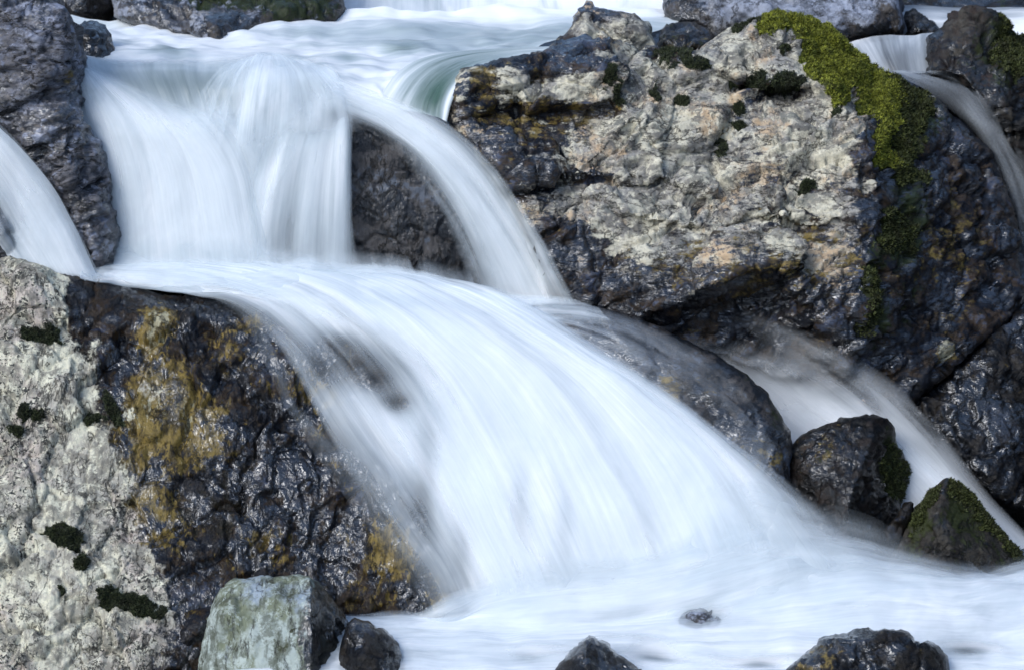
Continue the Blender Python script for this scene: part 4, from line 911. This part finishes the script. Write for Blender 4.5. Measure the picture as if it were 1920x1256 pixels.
# main cascade
def cas(pts, ds, bulge=0.0):
    return [(x, y, YS(y) - bulge, d) for (x, y), d in zip(pts, ds)]
water('cascade', 'wide silky white cascade pouring down the middle of the picture', M_CASC, [
    cas([(100, 444), (120, 500), (280, 546), (390, 566), (455, 640), (505, 750), (565, 860), (640, 975), (715, 1080), (765, 1180)], [0, 0.0, 0, 0, 0, 0, 0, 0, 0, 0.0]),
    cas([(115, 444), (135, 500), (300, 545), (425, 568), (510, 645), (570, 755), (635, 865), (705, 978), (775, 1080), (818, 1180)], [0, 0.15, .2, .12, .16, .18, .15, .12, .12, 0.08]),
    cas([(130, 440), (150, 496), (330, 540), (455, 572), (552, 655), (625, 765), (695, 870), (765, 980), (830, 1080), (868, 1180)], [0, 0.42, .6, .3, .28, .42, .38, .34, .36, 0.18], .01),
    cas([(180, 436), (200, 492), (400, 530), (530, 578), (620, 668), (700, 778), (770, 880), (830, 985), (885, 1085), (920, 1180)], [0, 0.5, .95, .75, .45, .75, .7, .65, .62, 0.3], .02),
    cas([(280, 436), (300, 492), (490, 528), (620, 588), (710, 676), (780, 782), (840, 882), (890, 985), (940, 1085), (980, 1180)], [0, 0.5, 1, .92, .5, .78, .95, .95, .93, 0.39], .03),
    cas([(410, 436), (430, 492), (600, 530), (740, 600), (840, 690), (905, 785), (960, 885), (1005, 985), (1050, 1085), (1090, 1180)], [0, 0.5, 1, 1, .92, .92, .98, .95, 0.74, 0], .04),
    cas([(540, 462), (560, 510), (730, 538), (870, 610), (985, 695), (1060, 788), (1120, 885), (1170, 985), (1210, 1085), (1240, 1180)], [0, 0.5, 1, 1, 1, 1, .98, .95, 0.78, 0], .04),
    cas([(660, 464), (680, 512), (840, 545), (990, 625), (1115, 705), (1210, 792), (1285, 885), (1340, 985), (1380, 1085), (1410, 1180)], [0, 0.5, 1, 1, 1, 1, 1, 1, 0.8, 0], .03),
    cas([(780, 475), (800, 523), (930, 560), (1080, 650), (1205, 725), (1310, 808), (1390, 895), (1450, 990), (1500, 1085), (1530, 1180)], [0, .4, .85, .75, .68, .72, .74, .66, .45, 0], .03),
    cas([(880, 495), (900, 543), (1000, 570), (1130, 650), (1260, 735), (1370, 820), (1490, 905), (1590, 1000), (1690, 1090), (1740, 1180)], [0, .2, .2, 0, 0, 0, .02, .04, .05, 0], .02)],
    nu=150, nv=130, ripple=(.018, 5, .7), layers=((0, 1.0), (.03, .6)), snap=('left', 'hump'), off=.02,
    splats=((640, 650, 34, .25, 26), (668, 682, 40, .14, 30), (700, 712, 42, .1, 30), (742, 752, 34, .18, 24), (600, 690, 40, .12, 44), (800, 850, 22, .6, 80), (860, 1060, 24, .45, 70), (790, 960, 24, .3, 60), (980, 960, 20, .72, 70), (1060, 1010, 18, .75, 80)), seed=7, smooth=3)

# foam of the middle pool at the feet of the upper fall
water('water_foam', 'churned white foam at the foot of the upper fall', M_POOL, [
    [(150, 450, 1.09, 0), (230, 440, 1.08, 0), (360, 436, 1.08, 0), (500, 445, 1.08, 0), (560, 462, 1.07, 0), (640, 488, 1.06, 0), (740, 494, 1.05, 0), (840, 520, 1.0, 0), (940, 545, .94, 0), (1040, 552, .87, 0), (1120, 566, .8, 0)],
    [(150, 500, 1.02, .3), (230, 496, 1.02, .5), (360, 495, 1.03, .5), (500, 500, 1.03, .4), (560, 492, 1.03, .4), (640, 505, 1.04, .4), (740, 506, 1.03, .3), (840, 535, .98, .3), (940, 560, .92, .4), (1040, 562, .85, .3), (1120, 572, .78, .05)],
    [(150, 512, .97, .9), (230, 512, .97, 1), (360, 512, .97, 1), (500, 515, .97, 1), (560, 508, .97, 1), (640, 522, .97, 1), (740, 526, .95, 1), (840, 550, .9, .95), (940, 572, .85, .9), (1040, 574, .78, .7), (1130, 584, .72, .3)],
    [(150, 520, .92, .9), (240, 528, .9, 1), (380, 535, .88, 1), (500, 540, .86, 1), (580, 540, .86, 1), (660, 550, .84, 1), (760, 558, .82, 1), (860, 572, .78, .95), (960, 590, .73, .8), (1050, 592, .70, .4), (1150, 600, .66, .1)],
    [(150, 526, .9, .0), (250, 540, .88, .3), (400, 550, .82, .8), (520, 565, .74, .8), (600, 570, .72, .8), (680, 580, .70, .8), (780, 590, .66, .8), (880, 600, .63, .6), (980, 612, .61, .3), (1070, 612, .62, .0), (1160, 615, .62, 0)]],
    nu=40, nv=150, ripple=(.025, 4, 4), layers=((0, 1), (.03, .5)), snap=('left', 'hump'), off=.02, splats=((575, 500, 22, .95, 12), (625, 512, 18, .8, 8), (692, 512, 20, .95, 10), (738, 516, 18, .9, 9), (790, 530, 22, .9, 10)), seed=8)

# thin film over the rounded boulder
water('water_film', 'thin grey sheet of water sliding over the rounded boulder', M_DIM, [
    [(920, 560, .8, .2), (1050, 566, .75, .1), (1150, 582, .7, .05), (1250, 620, .66, .03), (1350, 668, .55, .02), (1430, 732, .45, 0), (1482, 806, .36, 0)],
    [(900, 570, .76, .5), (1030, 586, .68, .34), (1130, 608, .62, .24), (1230, 648, .55, .18), (1320, 702, .45, .13), (1400, 765, .35, .09), (1455, 835, .25, .06)],
    [(880, 580, .72, .7), (1000, 608, .64, .5), (1100, 636, .58, .34), (1190, 686, .5, .2), (1280, 745, .4, .12), (1360, 815, .3, .12), (1425, 895, .2, .3)],
    [(860, 592, .7, .8), (970, 630, .6, .75), (1060, 668, .52, .7), (1150, 722, .42, .65), (1235, 782, .34, .6), (1315, 862, .2, .55), (1390, 950, .05, .6)],
    [(840, 605, .66, 0), (940, 650, .56, 0), (1030, 692, .48, 0), (1110, 752, .38, 0), (1195, 812, .28, 0), (1275, 895, .15, 0), (1350, 985, 0, 0)]],
    nu=60, nv=90, ripple=(.008, 14, 1.2), snap=('hump',), off=.014, stick=True, seed=9)

# side stream on the right
yG = [.98, .93, .86, .78, .68, .6, .5, .36]
def sidel(pts, ds): return [(x, y, yy, d) for (x, y), d, yy in zip(pts, ds, yG)]
water('stream_water', 'misty side stream running behind the rounded boulder', M_SIDE, [
    sidel([(1370, 560), (1460, 588), (1570, 640), (1670, 700), (1740, 765), (1800, 845), (1860, 925), (1950, 1020)], [0] * 8),
    sidel([(1350, 582), (1440, 610), (1545, 662), (1635, 722), (1700, 790), (1765, 865), (1830, 945), (1910, 1030)], [.05, .12, .2, .3, .42, .55, .65, .8]),
    sidel([(1325, 602), (1405, 636), (1500, 690), (1580, 748), (1655, 812), (1730, 885), (1795, 955), (1870, 1040)], [.02, .06, .2, .42, .75, 1, 1, 1]),
    sidel([(1300, 615), (1370, 660), (1455, 724), (1525, 785), (1610, 840), (1695, 910), (1750, 975), (1820, 1050)], [.03, .16, .55, .88, 1, 1, 1, 1]),
    sidel([(1275, 622), (1340, 690), (1410, 765), (1470, 830), (1560, 890), (1650, 960), (1700, 1010), (1780, 1060)], [.04, .3, .8, 1, 1, 1, 1, 1])],
    nu=80, nv=100, ripple=(.012, 9, 1), layers=((0, 1), (.04, .5)), snap=('big', 'lower_right'), off=.02, seed=10)

# lower pool
def pl(py, z, ds): return [(x, py, Yz(py, z), d) for x, d in zip((520, 760, 860, 1000, 1200, 1400, 1500, 1600, 1700, 1800, 1900, 2080), ds)]
water('water_pool', 'lower pool of blurred white foam across the bottom', M_POOL, [
    [(560, 1148, -.25, 0), (760, 1150, -.29, 0), (860, 1100, -.27, 0), (1000, 1040, -.2, 0), (1200, 1020, -.2, 0), (1400, 960, -.06, 0), (1500, 935, .0, .03), (1600, 950, .03, .05), (1700, 990, .03, .03), (1800, 1010, .0, 0), (1900, 1000, .5, 0), (2050, 955, .65, .1)],
    [(560, 1160, -.31, 0), (760, 1160, -.33, .5), (860, 1140, -.33, .7), (1000, 1095, -.28, .5), (1200, 1070, -.26, .5), (1400, 1020, -.15, .7), (1500, 1000, -.06, .3), (1600, 1005, -.03, .3), (1700, 1035, -.05, .15), (1800, 1056, -.04, .1), (1900, 1046, .33, .3), (2050, 1000, .45, .9)],
    [(560, 1175, -.38, .8), (760, 1172, -.38, 1), (860, 1165, -.37, 1), (1000, 1145, -.36, 1), (1200, 1125, -.33, 1), (1400, 1080, -.24, 1), (1500, 1060, -.17, .8), (1600, 1060, -.14, .75), (1700, 1075, -.14, .6), (1800, 1090, -.15, .6), (1900, 1084, .02, .75), (2050, 1060, .1, 1)],
    [(540, 1200, Yz(1200, 0), 1), (760, 1200, Yz(1200, 0), 1), (860, 1200, Yz(1200, 0), 1), (1000, 1190, Yz(1190, 0), 1), (1200, 1180, Yz(1180, 0), 1), (1400, 1150, -.36, 1), (1500, 1130, -.31, 1), (1600, 1120, -.29, 1), (1700, 1120, -.28, 1), (1800, 1125, -.28, 1), (1900, 1120, -.25, 1), (2050, 1110, -.2, 1)],
    pl(1230, 0, [1] * 12), pl(1260, -.02, [1] * 12), [(-300, 1330, -.93, 1)] + pl(1330, -.05, [1] * 12)[1:], [(-700, 1500, -1.4, 1)] + pl(1500, -.08, [1] * 12)[1:]],
    nu=110, nv=160, ripple=(.028, 4, 1.5), layers=((0, 1), (.035, .6)), splats=((1325, 1160, 46, .35, 20), (1000, 1232, 50, .45, 10), (1225, 1228, 40, .3, 12), (1420, 1246, 50, .4, 12), (1815, 1225, 60, .3, 14), (880, 1225, 60, .8, 10), (1600, 1150, 80, .8, 10)), bumps=((830, 1140, 45, 22, -.05), (1000, 1160, 60, 20, -.03)), seed=11)

water('water_mist', 'soft spray drifting in front of the small rocks at the right edge of the pool', M_POOL, [
    [(1330, 900, .0, 0), (1420, 880, .05, 0), (1500, 915, .0, 0), (1580, 950, .0, 0), (1680, 990, -.02, 0), (1780, 1010, -.04, 0), (1880, 1030, -.04, 0), (2000, 1030, 0, 0)],
    [(1310, 950, -.06, .3), (1410, 950, -.05, .5), (1500, 980, -.06, .36), (1580, 1000, -.06, .16), (1680, 1035, -.09, .12), (1780, 1050, -.11, .08), (1880, 1065, -.11, .12), (2000, 1060, -.06, .5)],
    [(1280, 1030, -.18, .6), (1390, 1040, -.18, .75), (1500, 1050, -.18, .7), (1580, 1060, -.18, .45), (1680, 1075, -.19, .3), (1780, 1085, -.2, .3), (1880, 1090, -.2, .4), (2000, 1085, -.18, .7)],
    [(1260, 1120, -.32, .4), (1370, 1120, -.32, .5), (1480, 1120, -.31, .5), (1580, 1120, -.31, .5), (1680, 1125, -.31, .5), (1780, 1130, -.31, .5), (1880, 1130, -.31, .5), (2000, 1130, -.3, .5)],
    [(1240, 1180, -.42, 0), (1360, 1180, -.42, 0), (1480, 1170, -.4, 0), (1580, 1170, -.4, 0), (1680, 1170, -.4, 0), (1780, 1170, -.4, 0), (1880, 1170, -.4, 0), (2000, 1170, -.4, 0)]],
    nu=60, nv=100, ripple=(.02, 5, 2), seed=31)

# small water at the top right
water('stream_water', 'thin fall between the moss and the dark brown boulder', M_DIM, [
    [(1570, 90, 2.78, .5, .8), (1580, 100, 2.7, .4, .8), (1600, 120, 2.6, .4, .8), (1620, 150, 2.5, .4, .8)],
    [(1605, 74, 2.78, .6, .8), (1612, 86, 2.68, .45, .8), (1630, 110, 2.58, .4, .8), (1650, 140, 2.5, .4, .8)],
    [(1660, 66, 2.8, .55, .8), (1664, 78, 2.68, .5, .8), (1672, 105, 2.56, .35, .8), (1685, 138, 2.48, .3, .8)],
    [(1700, 66, 2.8, .5, .8), (1702, 78, 2.68, .5, .8), (1706, 105, 2.56, .3, .8), (1712, 138, 2.48, .3, .8)],
    [(1750, 62, 2.8, .5, .8), (1750, 76, 2.68, .35, .8), (1750, 105, 2.56, .25, .8), (1755, 138, 2.48, .3, .8)]], nu=50, nv=40, ripple=(.012, 9, 1), seed=12)
water('stream_water', 'narrow stream rushing down behind the right side of the largest boulder', M_DIM, [
    [(1660, 136, 2.45, 0.14, 0.30), (1700, 150, 2.35, 0.14, 0.25), (1760, 188, 2.22, 0.09), (1810, 235, 2.15, 0.05), (1850, 290, 2.06, 0.03), (1880, 350, 2.0, 0.03), (1905, 440, 1.92, 0.03), (1935, 560, 1.7, 0)],
    [(1690, 134, 2.45, 0.19, 0.30), (1735, 150, 2.35, 0.17, 0.25), (1790, 178, 2.22, 0.11), (1830, 222, 2.12, 0.17), (1866, 280, 2.04, 0.15), (1896, 345, 1.98, 0.17), (1922, 440, 1.9, 0.19), (1955, 560, 1.7, 0.19)],
    [(1730, 133, 2.45, 0.17, 0.30), (1775, 147, 2.35, 0.12, 0.20), (1815, 170, 2.22, 0.12), (1850, 215, 2.12, 0.14), (1885, 272, 2.04, 0.14), (1920, 340, 1.98, 0.17), (1950, 440, 1.9, 0.22), (1985, 560, 1.7, 0.22)],
    [(1780, 133, 2.45, 0.09, 0.20), (1815, 145, 2.35, 0.05), (1845, 165, 2.2, 0.09), (1875, 208, 2.1, 0.04), (1910, 265, 2.02, 0.05), (1950, 335, 1.96, 0.11), (1985, 440, 1.88, 0.19), (2020, 560, 1.7, 0.19)],
    [(1830, 133, 2.45, 0), (1850, 145, 2.35, 0), (1875, 165, 2.18, 0), (1905, 203, 2.08, 0), (1945, 260, 2.0, 0), (1990, 330, 1.94, 0), (2020, 440, 1.86, 0), (2060, 560, 1.7, 0)]],
    nu=50, nv=80, ripple=(.012, 9, 1), snap=('brown_top',), off=.02, seed=13)
water('stream_water', 'far riffle above the small split stone', M_DIM, [
    [(1680, 12, 3.5, .2, .9), (1740, 12, 3.5, .2, .9), (1800, 14, 3.5, .2, .9), (1870, 16, 3.5, .3, .9), (2000, 16, 3.5, .3, .9)],
    [(1680, 18, 3.3, .4, .9), (1740, 22, 3.3, .6, .9), (1800, 26, 3.3, .5, .9), (1870, 22, 3.35, .5, .9), (2000, 20, 3.35, .6, .9)],
    [(1680, 28, 3.2, .5, .9), (1740, 36, 3.15, .7, .9), (1800, 40, 3.15, .6, .9), (1870, 45, 3.25, .9, .9), (2000, 45, 3.25, 1, .9)],
    [(1680, 60, 3.05, .5, .9), (1740, 70, 3.05, .5, .9), (1800, 70, 3.05, .5, .9), (1870, 85, 3.1, .9, .9), (2000, 95, 3.1, 1, .9)]], nu=40, nv=50, seed=14)
